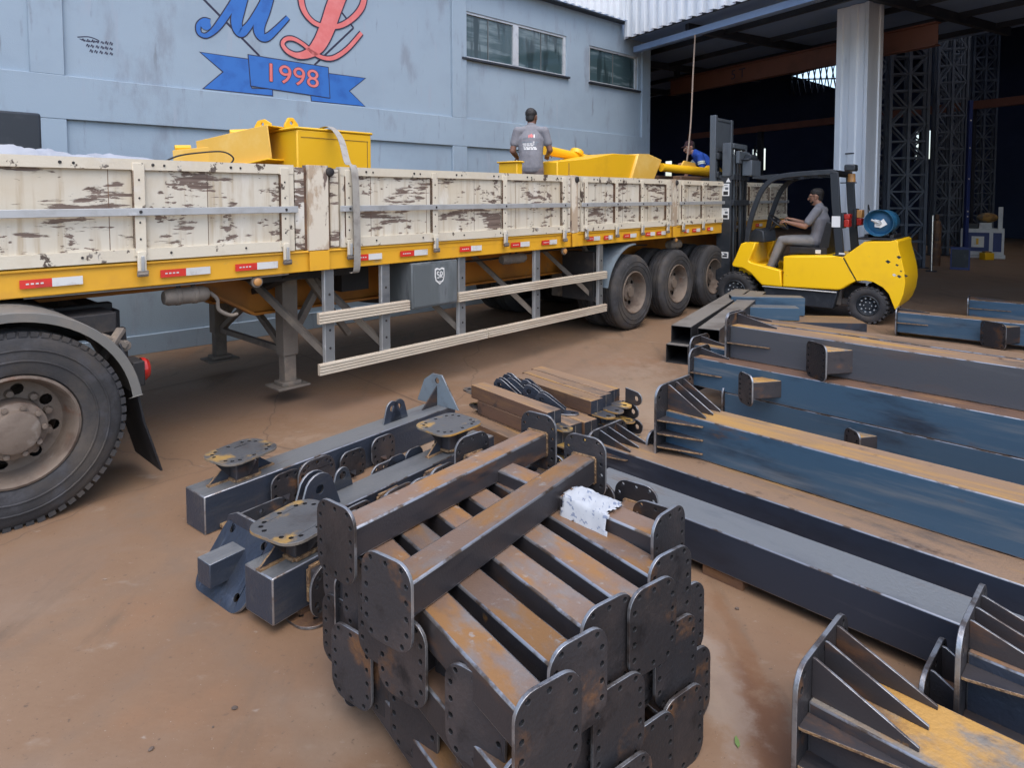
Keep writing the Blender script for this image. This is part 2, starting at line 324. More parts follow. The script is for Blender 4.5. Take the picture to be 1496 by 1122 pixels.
# ================================================================== SETTING
g = MB()
n = 24; S = 90
for i in range(n+1):
    for j in range(n+1): g.v.append(Vector((-S+2*S*i/n, -S+2*S*j/n, 0)))
for i in range(n):
    for j in range(n): g.f.append([i*(n+1)+j, (i+1)*(n+1)+j, (i+1)*(n+1)+j+1, i*(n+1)+j+1]); g.m.append(g.mi('concrete'))
ground = g.build('ground', smooth=0); tag(ground, 'brown dusty concrete yard with reddish dirt and scuffs', 'ground', kind='structure')
def ground_stain():
    m = MATS['concrete']; nt = m.node_tree; N = nt.nodes; Lk = nt.links
    b = next(x for x in N if x.type == 'BSDF_PRINCIPLED'); src = b.inputs['Base Color'].links[0].from_socket
    tc = N.new('ShaderNodeTexCoord')
    nz = N.new('ShaderNodeTexNoise'); nz.inputs['Scale'].default_value = 7; nz.inputs['Detail'].default_value = 8; nz.inputs['Roughness'].default_value = .7
    Lk.new(tc.outputs['Object'], nz.inputs[0])
    sp = (((.845, 1.98), (.15, .52), (.115, .048, .018), .92), ((.92, 2.55), (.04, .35), (.16, .08, .035), .6), ((-.35, 4.6), (1.5, .5), (.33, .25, .18), .4), 
          ((-.98, 1.9), (.2, .03), (.33, .27, .22), .45), ((1.3, 5.6), (.5, 1.4), (.31, .24, .17), .4), ((-1.6, 1.5), (.9, .35), (.20, .13, .085), .45), ((-2.3, 3.0), (.35, .8), (.19, .13, .09), .4), ((.75, 2.35), (.10, .5), (.31, .26, .21), .5), ((-2.2, 5.6), (1.6, .5), (.20, .13, .09), .5), ((.3, 7.0), (1.4, 1.2), (.22, .15, .105), .5))
    for (cx, cy), (sx, sy), col, amt in sp:
        mp = N.new('ShaderNodeMapping'); mp.vector_type = 'POINT'; mp.inputs['Location'].default_value = (-cx/sx, -cy/sy, 0); mp.inputs['Scale'].default_value = (1/sx, 1/sy, 0)
        Lk.new(tc.outputs['Object'], mp.inputs[0])
        ln = N.new('ShaderNodeVectorMath'); ln.operation = 'LENGTH'; Lk.new(mp.outputs[0], ln.inputs[0])
        ad = N.new('ShaderNodeMath'); ad.operation = 'MULTIPLY_ADD'; ad.inputs[1].default_value = 2.6; Lk.new(nz.outputs[0], ad.inputs[0]); Lk.new(ln.outputs['Value'], ad.inputs[2])
        mr = N.new('ShaderNodeMapRange'); mr.interpolation_type = 'SMOOTHSTEP'; mr.inputs['From Min'].default_value = 2.5; mr.inputs['From Max'].default_value = 1.7
        mr.inputs['To Max'].default_value = amt; Lk.new(ad.outputs[0], mr.inputs['Value'])
        mx = N.new('ShaderNodeMix'); mx.data_type = 'RGBA'; Lk.new(mr.outputs[0], mx.inputs['Factor']); Lk.new(src, mx.inputs['A']); mx.inputs['B'].default_value = (*col, 1)
        src = mx.outputs['Result']
    # hairline cracks and worn tyre tracks
    wn = N.new('ShaderNodeTexNoise'); wn.inputs['Scale'].default_value = 1.3; wn.inputs['Detail'].default_value = 7; Lk.new(tc.outputs['Object'], wn.inputs[0])
    wv = N.new('ShaderNodeVectorMath'); wv.operation = 'MULTIPLY_ADD'; Lk.new(wn.outputs['Color'], wv.inputs[0]); wv.inputs[1].default_value = (.55, .55, 0); Lk.new(tc.outputs['Object'], wv.inputs[2])
    vo = N.new('ShaderNodeTexVoronoi'); vo.feature = 'DISTANCE_TO_EDGE'; vo.inputs['Scale'].default_value = .33; Lk.new(wv.outputs[0], vo.inputs[0])
    cr_ = N.new('ShaderNodeMapRange'); cr_.inputs['From Min'].default_value = .0022; cr_.inputs['From Max'].default_value = .0005; cr_.inputs['To Max'].default_value = .6; Lk.new(vo.outputs['Distance'], cr_.inputs['Value'])
    mx = N.new('ShaderNodeMix'); mx.data_type = 'RGBA'; Lk.new(cr_.outputs[0], mx.inputs['Factor']); Lk.new(src, mx.inputs['A']); mx.inputs['B'].default_value = (.08, .055, .04, 1); src = mx.outputs['Result']
    for (nx_, ny_, d_, w__) in ((.848, -.53, -3.05, .13), (.848, -.53, -3.75, .12), (.72, .69, 1.25, .10), (.93, -.37, -2.15, .09)):
        dt = N.new('ShaderNodeVectorMath'); dt.operation = 'DOT_PRODUCT'; Lk.new(wv.outputs[0], dt.inputs[0]); dt.inputs[1].default_value = (nx_, ny_, 0)
        su = N.new('ShaderNodeMath'); su.operation = 'SUBTRACT'; Lk.new(dt.outputs['Value'], su.inputs[0]); su.inputs[1].default_value = d_+.1
        ab = N.new('ShaderNodeMath'); ab.operation = 'ABSOLUTE'; Lk.new(su.outputs[0], ab.inputs[0])
        a2 = N.new('ShaderNodeMath'); a2.operation = 'MULTIPLY_ADD'; a2.inputs[1].default_value = .35; Lk.new(nz.outputs[0], a2.inputs[0]); Lk.new(ab.outputs[0], a2.inputs[2])
        tr_ = N.new('ShaderNodeMapRange'); tr_.interpolation_type = 'SMOOTHSTEP'; tr_.inputs['From Min'].default_value = .17+w__; tr_.inputs['From Max'].default_value = .13; tr_.inputs['To Max'].default_value = .38; Lk.new(a2.outputs[0], tr_.inputs['Value'])
        mx = N.new('ShaderNodeMix'); mx.data_type = 'RGBA'; Lk.new(tr_.outputs[0], mx.inputs['Factor']); Lk.new(src, mx.inputs['A']); mx.inputs['B'].default_value = (.15, .105, .072, 1); src = mx.outputs['Result']
    Lk.new(src, b.inputs['Base Color'])
ground_stain()
def strip(p, q, w, name='ground_joint'):
    p = Vector((*p, .004)); q = Vector((*q, .004)); d = (q-p).normalized(); s = Vector((-d.y, d.x, 0))*w/2
    o = MB().add([p-s, q-s, q+s, p+s], [(0, 1, 2, 3)], 'joint').build(name, smooth=0); tag(o, kind='structure')
strip((-3.9, 5.35), (1.2, 11.8), .010); strip((-2.9, 7.9), (1.5, 3.1), .008)

# ------------------------------------------------------------------ office building
bld = thing('office_building', 'pale blue grey plastered building with painted logo and strip windows behind the truck', 'building', (-4.157, 7.507, 0), H(46.5))
XZ = lambda y: Matrix(((1, 0, 0, 0), (0, 0, -1, y), (0, 1, 0, 0), (0, 0, 0, 1)))      # plate xy -> wall xz, extruded towards the yard
W1 = (4.65, 7.20, 4.09, 4.85); W2 = (7.88, 9.49, 4.08, 4.79)
rc = lambda a: [(a[0], a[2]), (a[1], a[2]), (a[1], a[3]), (a[0], a[3])]
w = MB(); w.plate([(-9, 0), (9.6, 0), (9.6, 5.42), (-9, 5.42)], .21, 'wallpaint', XZ(.25), holes=[rc(W1), rc(W2)])
for x0, x1 in ((-6.60, -6.30), (-1.09, -.79), (4.42, 4.72)):
    w.box(x0, x1, -.0, .05, 0, 2.64, 'wallpaint'); w.box(x0, x1, 0, .05, 3.1, 5.42, 'wallpaint')
w.box(-9, 9.6, -.003, .05, 2.64, 3.1, 'wallpaint'); w.box(-9, 9.6, -.002, .05, 0, .22, 'wallpaint')
w.box(9.6, 9.90, 0, 3.2, 0, 5.42, 'wallpaint')
w.build('wall', bld, .006)
r_ = MB(); r_.box(-9, 9.9, .26, 3.2, 5.44, 5.6, 'zinc'); r_.build('roof', bld)
def corrugated(mb, x0, x1, z0, z1, y, pitch=.2, amp=.045, th=.006, mat='zinc'):
    prof = []; x = x0
    while x < x1-1e-6:
        for dx, dy in ((0, 0), (.50, 0), (.58, -amp), (.92, -amp)):
            if x+dx*pitch <= x1: prof.append((x+dx*pitch, y+dy))
        x += pitch
    prof.append((x1, y)); k = len(prof)
    vs = [(a, b, z) for z in (z0, z1) for a, b in prof]+[(a, b+th, z) for z in (z0, z1) for a, b in prof]
    fs = []
    for i in range(k-1):
        fs += [(i, i+1, k+i+1, k+i), (2*k+i+1, 2*k+i, 3*k+i, 3*k+i+1), (i+1, i, 2*k+i, 2*k+i+1), (k+i, k+i+1, 3*k+i+1, 3*k+i)]
    fs += [(0, k, 3*k, 2*k), (k-1, 3*k-1, 4*k-1, 2*k-1)][:1]
    return mb.add(vs, fs, mat)
ev = MB(); corrugated(ev, -2, 8.93, 5.40, 7.2, -.14); ev.box(-2, 8.93, -.13, .02, 5.37, 5.395, 'darksteel'); ev.build('eave_sheeting', bld, smooth=0)
for (x0, x1, z0, z1), mul in ((W1, (5.82, 5.95)), (W2, None)):
    fr = MB(); t = .035
    fr.box(x0, x1, .06, .12, z1-t, z1, 'alu'); fr.box(x0, x1, .06, .12, z0, z0+t, 'alu')
    fr.box(x0, x0+t, .06, .12, z0+t, z1-t, 'alu'); fr.box(x1-t-.03, x1, .06, .12, z0+t, z1-t, 'alu')
    cells = [(x0+t, x1-t-.03)]
    if mul: fr.box(mul[0], mul[1], .055, .125, z0+t, z1-t, 'alu'); cells = [(x0+t, mul[0]), (mul[1], x1-t-.03)]
    for a, b in cells: fr.box((a+b)/2-.008, (a+b)/2+.008, .075, .105, z0+t, z1-t, 'toolgrey')
    f = fr.build('window', bld)
    sl = MB(); sl.box(x0-.03, x1+.05, -.02, .06, z0-.035, z0-.002, 'darksteel'); sl.build('sill_shadow', f)  # dark strip built in for the shadow line at the window foot
    for a, b in cells:
        p = MB(); p.box(a, b, .088, .094, z0+t, z1-t, 'glass'); p.build('pane', f)
    bk = MB(); bk.box(x0+.002, x1-.002, .20, .24, z0+.002, z1-.002, 'darkin'); bk.build('blind', f)
# painted logo (paint skin 2-4 mm thick on the plaster)
LG = dict(m1=[(.714, 3.937), (.644, 3.944), (.58, 3.875), (.586, 3.785), (.662, 3.767), (.761, 3.849), (.87, 4.004), (1.007, 4.233), (1.081, 4.373), (1.16, 4.52)],
 m2=[(1.16, 4.53), (1.121, 4.382), (1.069, 4.182), (1.029, 3.986), (1.074, 3.876), (1.167, 3.956), (1.293, 4.162), (1.432, 4.432), (1.50, 4.56)],
 m3=[(1.50, 4.58), (1.452, 4.452), (1.385, 4.212), (1.314, 3.998), (1.333, 3.88), (1.411, 3.869), (1.532, 3.983), (1.704, 4.178)],
 l1=[(2.50, 4.78), (2.461, 4.667), (2.348, 4.382), (2.267, 4.159), (2.149, 3.914), (2.016, 3.774), (1.85, 3.701), (1.7, 3.726), (1.619, 3.813), (1.668, 3.89), (1.774, 3.909), (1.908, 3.859), (2.053, 3.765), (2.221, 3.721), (2.376, 3.758), (2.577, 3.912), (2.795, 4.163)],
 l2=[(1.876, 4.6), (1.903, 4.364), (1.997, 4.221), (2.153, 4.156), (2.423, 4.19), (2.644, 4.333), (2.812, 4.544), (2.867, 4.80)])
LW = dict(m1=[.07, .06, .055, .05, .06, .085, .09, .10, .11], m2=[.13, .15, .14, .12, .08, .07, .08], m3=[.14, .16, .15, .14, .10, .08, .055], l1=[.20, .24, .23, .22, .19, .12, .075, .06, .055, .06, .055, .06, .06, .065, .065, .06], l2=[.08, .085, .07, .065, .07, .08, .09, .09])
P0 = XZ(.04)
lg = MB()
def line2(mb, a, b, w, mat, z, t):
    d = Vector((b[0]-a[0], b[1]-a[1])).normalized(); q = Vector((-d.y, d.x))*w/2
    mb.plate([(a[0]-q.x, a[1]-q.y), (b[0]-q.x, b[1]-q.y), (b[0]+q.x, b[1]+q.y), (a[0]+q.x, a[1]+q.y)], t, mat, P0 @ Matrix.Translation((0, 0, z)))
line2(lg, (.446, 4.372), (1.314, 3.619), .028, 'logodark', 0, .0015)
line2(lg, (2.332, 4.553), (2.673, 4.213), .026, 'logodark', 0, .0015); line2(lg, (2.673, 4.213), (2.068, 3.61), .026, 'logodark', 0, .0016)
rl = [(.591, 3.558), (1.166, 3.557), (1.191, 3.224), (1.206, 3.194), (1.473, 3.216), (1.474, 3.13), (.616, 3.127), (.855, 3.357)]
rr = [(2.26, 3.52), (2.852, 3.527), (2.587, 3.315), (2.836, 3.123), (2.013, 3.119), (2.005, 3.199), (2.26, 3.21)]
rcn = [(1.167, 3.613), (2.267, 3.602), (2.285, 3.185), (1.191, 3.224)]
def grow(poly, d):
    n = len(poly); ar = sum(poly[i][0]*poly[(i+1) % n][1]-poly[(i+1) % n][0]*poly[i][1] for i in range(n)); sgn = 1 if ar > 0 else -1; out = []
    for i in range(n):
        p = Vector(poly[i]); a = (p-Vector(poly[i-1])).normalized(); b = (Vector(poly[(i+1) % n])-p).normalized()
        na = Vector((a.y, -a.x))*sgn; nb = Vector((b.y, -b.x))*sgn; m = (na+nb); m = m/max(m.length_squared/2, .35)
        out.append(tuple(p+m*d))
    return out
for poly, z in ((rl, .001), (rr, .001), (rcn, .004)):
    lg.plate(grow(poly, .008), .0015, 'logodark', P0 @ Matrix.Translation((0, 0, z)))
    lg.plate(grow(poly, -.004), .0015, 'logoblue', P0 @ Matrix.Translation((0, 0, z+.0015)))
line2(lg, (1.2, 3.222), (1.474, 3.212), .012, 'logodark', .003, .0012); line2(lg, (2.0, 3.20), (2.27, 3.19), .012, 'logodark', .003, .0012)
for k in ('m1', 'm2', 'm3'): lg.stroke(LG[k], [x+.022 for x in LW[k]], 'logodark', .003, .001+.0002*int(k[1]), P0)
for k in ('m1', 'm2', 'm3'): lg.stroke(LG[k], [x-.006 for x in LW[k]], 'logoblue', .0055, .001+.0003*int(k[1]), P0)
lg.plate(circ(.66, 3.895, .062, 20), .002, 'logoblue', P0 @ Matrix.Translation((0, 0, .0075)))
for k in ('l2', 'l1'): lg.stroke(LG[k], [x+.026 for x in LW[k]], 'logodark', .008, .001+(.0004 if k == 'l1' else 0), P0)
for k in ('l2', 'l1'): lg.stroke(LG[k], [x-.008 for x in LW[k]], 'logored', .0102, .001+(.0004 if k == 'l1' else 0), P0)
vs, fs = text_mesh('1998', .345, .0008)
Mt = P0 @ Matrix.Translation((1.745, 3.41, .0085)) @ Matrix.Rotation(R(-.6), 4, 'Z') @ Matrix.Diagonal((1.12, .98, 1, 1))
for dx, dy in ((.008, 0), (-.008, 0), (0, .008), (0, -.008)): lg.add([(a+dx, b+dy, c-.0005-.0002*(dx > 0)-.0004*(dy > 0)-.0003*(dy < 0)) for a, b, c in vs], fs, 'logodark', Mt)
lg.add([(a, b, c+.002) for a, b, c in vs], fs, 'logored', Mt)
lg.build('painted_logo', bld, smooth=0)
gf = MB()
random.seed(3)
for row, (zz, x0, x1) in enumerate(((3.50, -.62, -.34), (3.445, -.58, -.33), (3.39, -.55, -.34))):
    x = x0
    while x < x1:
        h = .018+.012*random.random(); gf.stroke([(x, zz), (x+.012, zz+h), (x+.02, zz-.2*h), (x+.03, zz+h*.8)], [.009, .007], 'logodark', 0, .0015+.0001*row, P0); x += .038+.012*random.random()
gf.stroke([(-.66, 3.53), (-.55, 3.55), (-.46, 3.52), (-.56, 3.50), (-.64, 3.515)], [.012, .008], 'logodark', 0, .0012, P0)
gf.build('wall_scribble', bld, smooth=0)

# ------------------------------------------------------------------ warehouse
wh = thing('warehouse', 'dark open fronted metal warehouse with corrugated fascia and clad column', 'building', (2.33, 13.66, 0), H(149.6))
fa = MB(); corrugated(fa, 0, 15, 5.07, 7.6, 0, .25, .11); fa.box(.01, 14.9, .012, .04, 5.06, 5.09, 'darksteel')
fa.build('fascia_sheeting', wh, smooth=0)
m = MB(); m.box(0, 15, .25, .37, 4.83, 4.95, 'soffit'); m.build('canopy_edge_beam', wh)
m = MB(); m.box(-8, 15, .06, 6.2, 5.13, 5.19, 'soffit'); m.build('canopy_ceiling', wh)
for y in (1.35, 2.7, 4.1, 5.5):
    m = MB(); m.box(-8, 15, y, y+.07, 5.03, 5.128, 'darksteel'); m.build('purlin', wh)
for x in (-4.6, -1.6, 1.35, 4.3, 7.4, 10.5):
    m = MB(); m.box(x, x+.09, .38, 6.1, 4.97, 5.126, 'darksteel'); m.build('rafter', wh)
bw = MB()
MW = Matrix(((1, 0, 0, 0), (0, 0, -1, 24), (0, 1, 0, 0), (0, 0, 0, 1)))
holes = [[(-13.7, 8.72), (-11.0, 8.95), (-11.0, 7.62)], [(-6.8, 3.60), (-5.95, 3.60), (-5.95, 4.95), (-6.8, 4.95)], [(-16.4, 3.42), (-15.4, 3.42), (-15.4, 4.71), (-16.4, 4.71)],
         [(-23.9, 4.0), (-23.2, 4.0), (-23.2, 4.35), (-23.9, 4.35)], [(-23.9, 3.2), (-23.2, 3.2), (-23.2, 3.75), (-23.9, 3.75)]]
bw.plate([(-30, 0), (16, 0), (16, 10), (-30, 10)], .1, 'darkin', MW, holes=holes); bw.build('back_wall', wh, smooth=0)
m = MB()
for y0, y1 in ((6.2, 8.2), (8.7, 12.0), (12.5, 16.0), (16.5, 24.1)): m.box(-30, 16, y0, y1, 10, 10.1, 'darkin')  # gaps between slabs are unseen openings added to brighten the shed floor
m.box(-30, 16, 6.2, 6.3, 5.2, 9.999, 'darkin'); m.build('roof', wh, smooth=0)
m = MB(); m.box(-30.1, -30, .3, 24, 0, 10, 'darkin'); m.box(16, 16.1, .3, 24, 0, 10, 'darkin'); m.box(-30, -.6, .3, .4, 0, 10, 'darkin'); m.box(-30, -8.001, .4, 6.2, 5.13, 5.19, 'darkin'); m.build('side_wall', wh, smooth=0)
m = MB()
for k in range(9):
    x = -13.6+k*.36; m.bar((x, 23.6, 8.9), (x+.3, 23.6, 7.5), .05, .05, 'darksteel'); m.bar((x, 23.55, 7.6), (x+.22, 23.55, 8.9), .04, .04, 'darksteel')
m.bar((-14.2, 23.5, 8.55), (-10.6, 23.5, 8.05), .07, .07, 'darksteel'); m.bar((-14, 23.5, 8.8), (-10.6, 23.5, 8.85), .07, .07, 'darksteel'); m.build('roof_truss', wh, smooth=0)
for x0, x1, z0, z1 in ((-6.8, -5.95, 3.5, 5.1), (-16.4, -15.4, 3.3, 4.9)):
    m = MB(); s = x1-x0
    for fx in ((.10, .42) if x0 > -10 else (.42, .68, 1.0)): m.box(x0+s*fx-.05, x0+s*fx+.05, 23.6, 23.7, z0, z1, 'darksteel')
    for k in range(5):
        z = z0+(z1-z0)*k/5; dz = (z1-z0)/5
        f0, f1 = (.0, .42) if x0 > -10 else (.42, .9)
        m.bar((x0+s*f0, 23.65, z+(dz if k % 2 else 0)), (x0+s*f1, 23.65, z+(0 if k % 2 else dz)), .06, .06, 'darksteel'); m.bar((x0+s*f0, 23.65, z+dz), (x0+s*f1, 23.65, z+dz), .05, .05, 'darksteel')
    m.build('window_lattice', wh, smooth=0)
def clad(w_, d_):
    """closed folded-sheet column outline, ribbed on the yard faces"""
    p = [(0, 0)]
    for a in (.10, .30, .55, .80):
        x = -w_+w_*(1-a) if False else -a*w_
    pts = [(0, 0), (-.06, 0), (-.075, .022), (-.19, .022), (-.205, 0), (-.33, 0), (-.345, .022), (-.46, .022), (-.475, 0), (-w_, 0), (-w_, d_), (0, d_), (0, .36), (-.022, .345), (-.022, .13), (0, .115)]
    return pts
m = MB(); cx = thing  # column corner nearest the yard at world (6.06, 11.2)
colv = Vector((6.06-2.33, 11.2-13.66)); ex = Vector((.506, -.862)); ny = Vector((.862, .506)); cxl, cyl_ = colv.dot(ex), colv.dot(ny)
m.plate([(cxl+a, cyl_+b) for a, b in clad(.58, .45)], 5.12, 'zinc')
m.box(cxl-.60, cxl+.02, cyl_-.02, cyl_+.47, 0, .12, 'greysteel'); m.build('clad_column', wh, .006, smooth=0)
m = MB(); m.box(cxl-.36, cxl-.20, cyl_-.012, cyl_+.001, 2.55, 2.57, 'darksteel'); m.build('column_lap', wh)

cr = thing('crane_beam', 'rusty orange overhead crane beam lettered 5 T under the dark warehouse ceiling', 'crane beam', (2.33, 13.66, 0), H(149.6))
m = MB(); m.box(-1.75, 4.6, 3.0, 3.012, 4.40, 4.75, 'craneorange'); m.box(-1.75, 4.6, 2.92, 3.09, 4.752, 4.775, 'craneorange'); m.box(-1.75, 4.6, 2.92, 3.09, 4.375, 4.398, 'craneorange'); m.build('girder', cr)
vs, fs = text_mesh('5 T', .30, .002); m = MB(); m.add(vs, fs, 'logodark', Matrix(((1, 0, 0, .38), (0, 0, -1, 2.998), (0, 1, 0, 4.575), (0, 0, 0, 1)))); m.build('lettering', cr, smooth=0)
m = MB()
for x in (-1.6, 2.9): m.box(x, x+.12, 2.96, 3.06, 4.777, 5.029, 'darksteel')
m.build('hanger', cr)
m = MB(); m.box(-12, 15, 14, 14.2, 4.55, 4.8, 'craneorange'); o = m.build('runway_beam'); o.location = (2.33, 13.66, 0); o.rotation_euler = (0, 0, H(149.6)); tag(o, 'long dull orange runway beam deep inside the dark warehouse', 'beam')
m = MB()
for x in (-8, 0, 9): m.box(x, x+.2, 14.02, 14.18, 0, 4.549, 'darksteel')
m.build('post', o)

# lattice columns inside
def lattice(px, py, wd, ht, label, bays=2, step=.42):
    o = thing('lattice_column', label, 'column', (px, py, 0), H(100), 'lattice columns inside the warehouse')
    for k in range(bays+1):
        m = MB(); x = wd*(k/bays-.5)
        for y in (-.12, .12): m.box(x-.035, x+.035, y-.035, y+.035, 0, ht, 'lattice')
        m.build('chord', o)
    m = MB()
    for b in range(bays):
        x0 = wd*(b/bays-.5)+.036; x1 = wd*((b+1)/bays-.5)-.036; z = .25; k = b
        while z < ht-step:
            for y in (-.12, .12):
                m.bar((x0, y, z), (x1, y, z), .045, .045, 'lattice')
                m.bar((x0, y, z+(step if k % 2 else 0)), (x1, y, z+(0 if k % 2 else step)), .04, .04, 'lattice')
            z += step; k += 1
    m.build('bracing', o, smooth=0)
    m = MB(); m.box(-wd/2-.1, wd/2+.1, -.2, .2, 0, .03, 'darksteel'); m.build('base_plate', o)
lattice(9.95, 16.5, .86, 7.5, 'nearest tall grey lattice column right of the clad warehouse column')
lattice(13.3, 19.9, .80, 8.0, 'dim lattice column standing between the near lattice column and the blue post', 2, .5)
lattice(15.9, 24.0, .80, 8.5, 'faint lattice column behind the blue post, just left of the white machine')
lattice(17.6, 24.5, .80, 8.5, 'faint lattice column rising behind the white machine cabinet')
lattice(12.2, 22.0, .7, 8.5, 'faint lattice column seen in the gap between the two near lattice columns')
for k, (y, z) in enumerate(((9, 9.2), (13, 9.2), (17, 9.2), (21, 9.2))):
    m = MB(); m.bar((-14, y, z), (15, y, z), .07, .07, 'lattice'); m.bar((-14, y, z-.7), (15, y, z-.7), .07, .07, 'lattice')
    for q in range(29): m.bar((-14+q, y, z-.7 if q % 2 else z), (-13+q, y, z if q % 2 else z-.7), .045, .045, 'lattice')
    m.build('roof_truss', wh, smooth=0)
for y in (8, 12, 16, 20):
    m = MB(); m.box(15.7, 15.98, y, y+.25, 0, 10, 'lattice'); m.build('wall_post', wh, smooth=0)
m = MB(); m.box(-.05, .05, -.05, .05, 0, 4.6, 'cabblue')
for z in (1.2, 1.35, 2.3, 3.2, 4.0): m.box(-.02, .02, -.055, -.049, z, z+.04, 'white')
o = m.build('blue_post', bevel=.005); o.location = (13.35, 19.1, 0); tag(o, 'thin dark blue post with small white dots beside the machine cabinet', 'post')
# machine
mc = thing('machine_cabinet', 'white workshop machine with dark blue panel just inside the warehouse', 'machine', (13.95, 19.25, 0), H(127))
m = MB(); m.box(-.52, .52, -.35, .35, .08, .86, 'cabwhite'); m.box(-.56, .56, -.38, .38, 0, .07, 'cabwhite'); m.build('cabinet', mc, .01)
m = MB(); m.box(-.42, .17, -.357, -.352, .2, .75, 'cabblue'); m.box(.26, .46, -.357, -.352, .2, .75, 'cabblue'); m.build('panel', mc)
m = MB(); m.box(-.25, .05, -.364, -.359, .32, .64, 'white'); m.box(-.14, -.08, -.368, -.365, .40, .58, 'cargoyellow'); m.build('notice', mc)
m = MB(); m.box(-.5, -.1, -.3, .3, .862, 1.0, 'forkdark'); m.box(-.08, .22, -.32, .1, .862, 1.03, 'cabwhite'); m.ball((.1, 0, 1.18), .2, 'yellowrust', (1.3, .8, .75)); m.build('motor_head', mc, .01)
m = MB(); m.box(.36, .47, -.3, -.18, .862, 1.5, 'cabwhite'); m.build('control_post', mc, .008)
m = MB(); m.box(-.13, .13, -.12, .12, 0, .2, 'cargoyellow'); m.box(-.09, .09, -.08, .08, .2, .24, 'yellowrust'); o = m.build('tool_box', bevel=.012); o.location = (13.55, 18.5, 0); tag(o, 'small yellow box on the floor in front of the white machine', 'box')
m = MB(); m.tube([(0, 0, 0), (.03, .05, 1.35)], .03, 'chrome', 12); m.tube([(0, 0, 0), (0, 0, .02)], .12, 'darksteel', 16); o = m.build('steel_pole'); o.location = (10.1, 15.6, 0); tag(o, 'shiny upright steel pole in front of the near lattice column', 'pole')
m = MB(); m.tube([(0, 0, 0), (0, 0, 1.0), (0, 0, 1.14), (0, 0, 1.2), (0, 0, 1.22), (0, 0, 1.34)], [.11, .11, .09, .035, .05, .05], 'pitbrown', 16); o = m.build('gas_bottle'); o.location = (11.05, 16.9, 0); tag(o, 'tall brown gas bottle standing beside the near lattice column', 'gas bottle')
m = MB(); m.box(-.2, .2, -.15, .15, 0, .55, 'cabblue'); m.box(-.17, .17, -.156, -.151, .06, .5, 'forkdark'); o = m.build('electric_box', bevel=.01); o.location = (11.1, 16.05, 0); o.rotation_euler = (0, 0, H(125)); tag(o, 'dark blue box on the floor at the foot of the near lattice column', 'box')
m = MB(); m.tube(catmull([(.03, 0, 2.62), (.0, .01, 1.8), (-.04, 0, .8), (-.12, .0, 0)], 6), .014, 'ropecol', 6); o = m.build('rope'); o.location = (3.40, 12.32, 2.3); tag(o, 'thin brown rope hanging from the canopy edge down to the load', 'rope')

# ================================================================== TRUCK
TR = ((1.525, 8.606, 0), H(42.7))
trl = thing('flatbed_trailer', 'long flatbed semi trailer with peeling cream board sides and a yellow side beam', 'trailer', *TR)
DECK = 1.385
m = MB(); m.box(-7.6, 5.7, .14, 2.46, 1.30, DECK, 'pitbrown'); m.build('deck', trl)
m = MB(); m.box(-7.6, 5.7, 0, .13, 1.21, 1.378, 'truckyellow'); m.box(-7.6, 5.7, -.012, .0, 1.36, 1.378, 'truckyellow'); m.build('side_beam', trl, .006)
m = MB(); m.box(-7.6, 5.7, 2.47, 2.6, 1.21, 1.378, 'truckyellow'); m.build('side_beam', trl)
m = MB()
for y in (.80, 1.68):
    m.plate([(-7.4, 1.10), (-5.25, 1.10), (-4.75, .80), (5.5, .80), (5.5, 1.22), (-7.4, 1.22)], .012, 'chassisorange', Matrix(((1, 0, 0, 0), (0, 0, -1, y+.012), (0, 1, 0, 0), (0, 0, 0, 1))))
    m.box(-4.75, 5.5, y-.06, y+.072, .775, .798, 'chassisorange'); m.bar((-5.25, y+.006, 1.088), (-4.75, y+.006, .788), .132, .022, 'chassisorange'); m.box(-7.4, -5.25, y-.06, y+.072, 1.075, 1.098, 'chassisorange'); m.box(-7.4, 5.5, y-.06, y+.072, 1.221, 1.24, 'chassisorange')
m.build('chassis', trl)
m = MB()
x = -7.2
while x < 5.6: m.box(x, x+.06, .14, 2.46, 1.242, 1.298, 'blackframe'); x += .42
m.build('cross_member', trl)
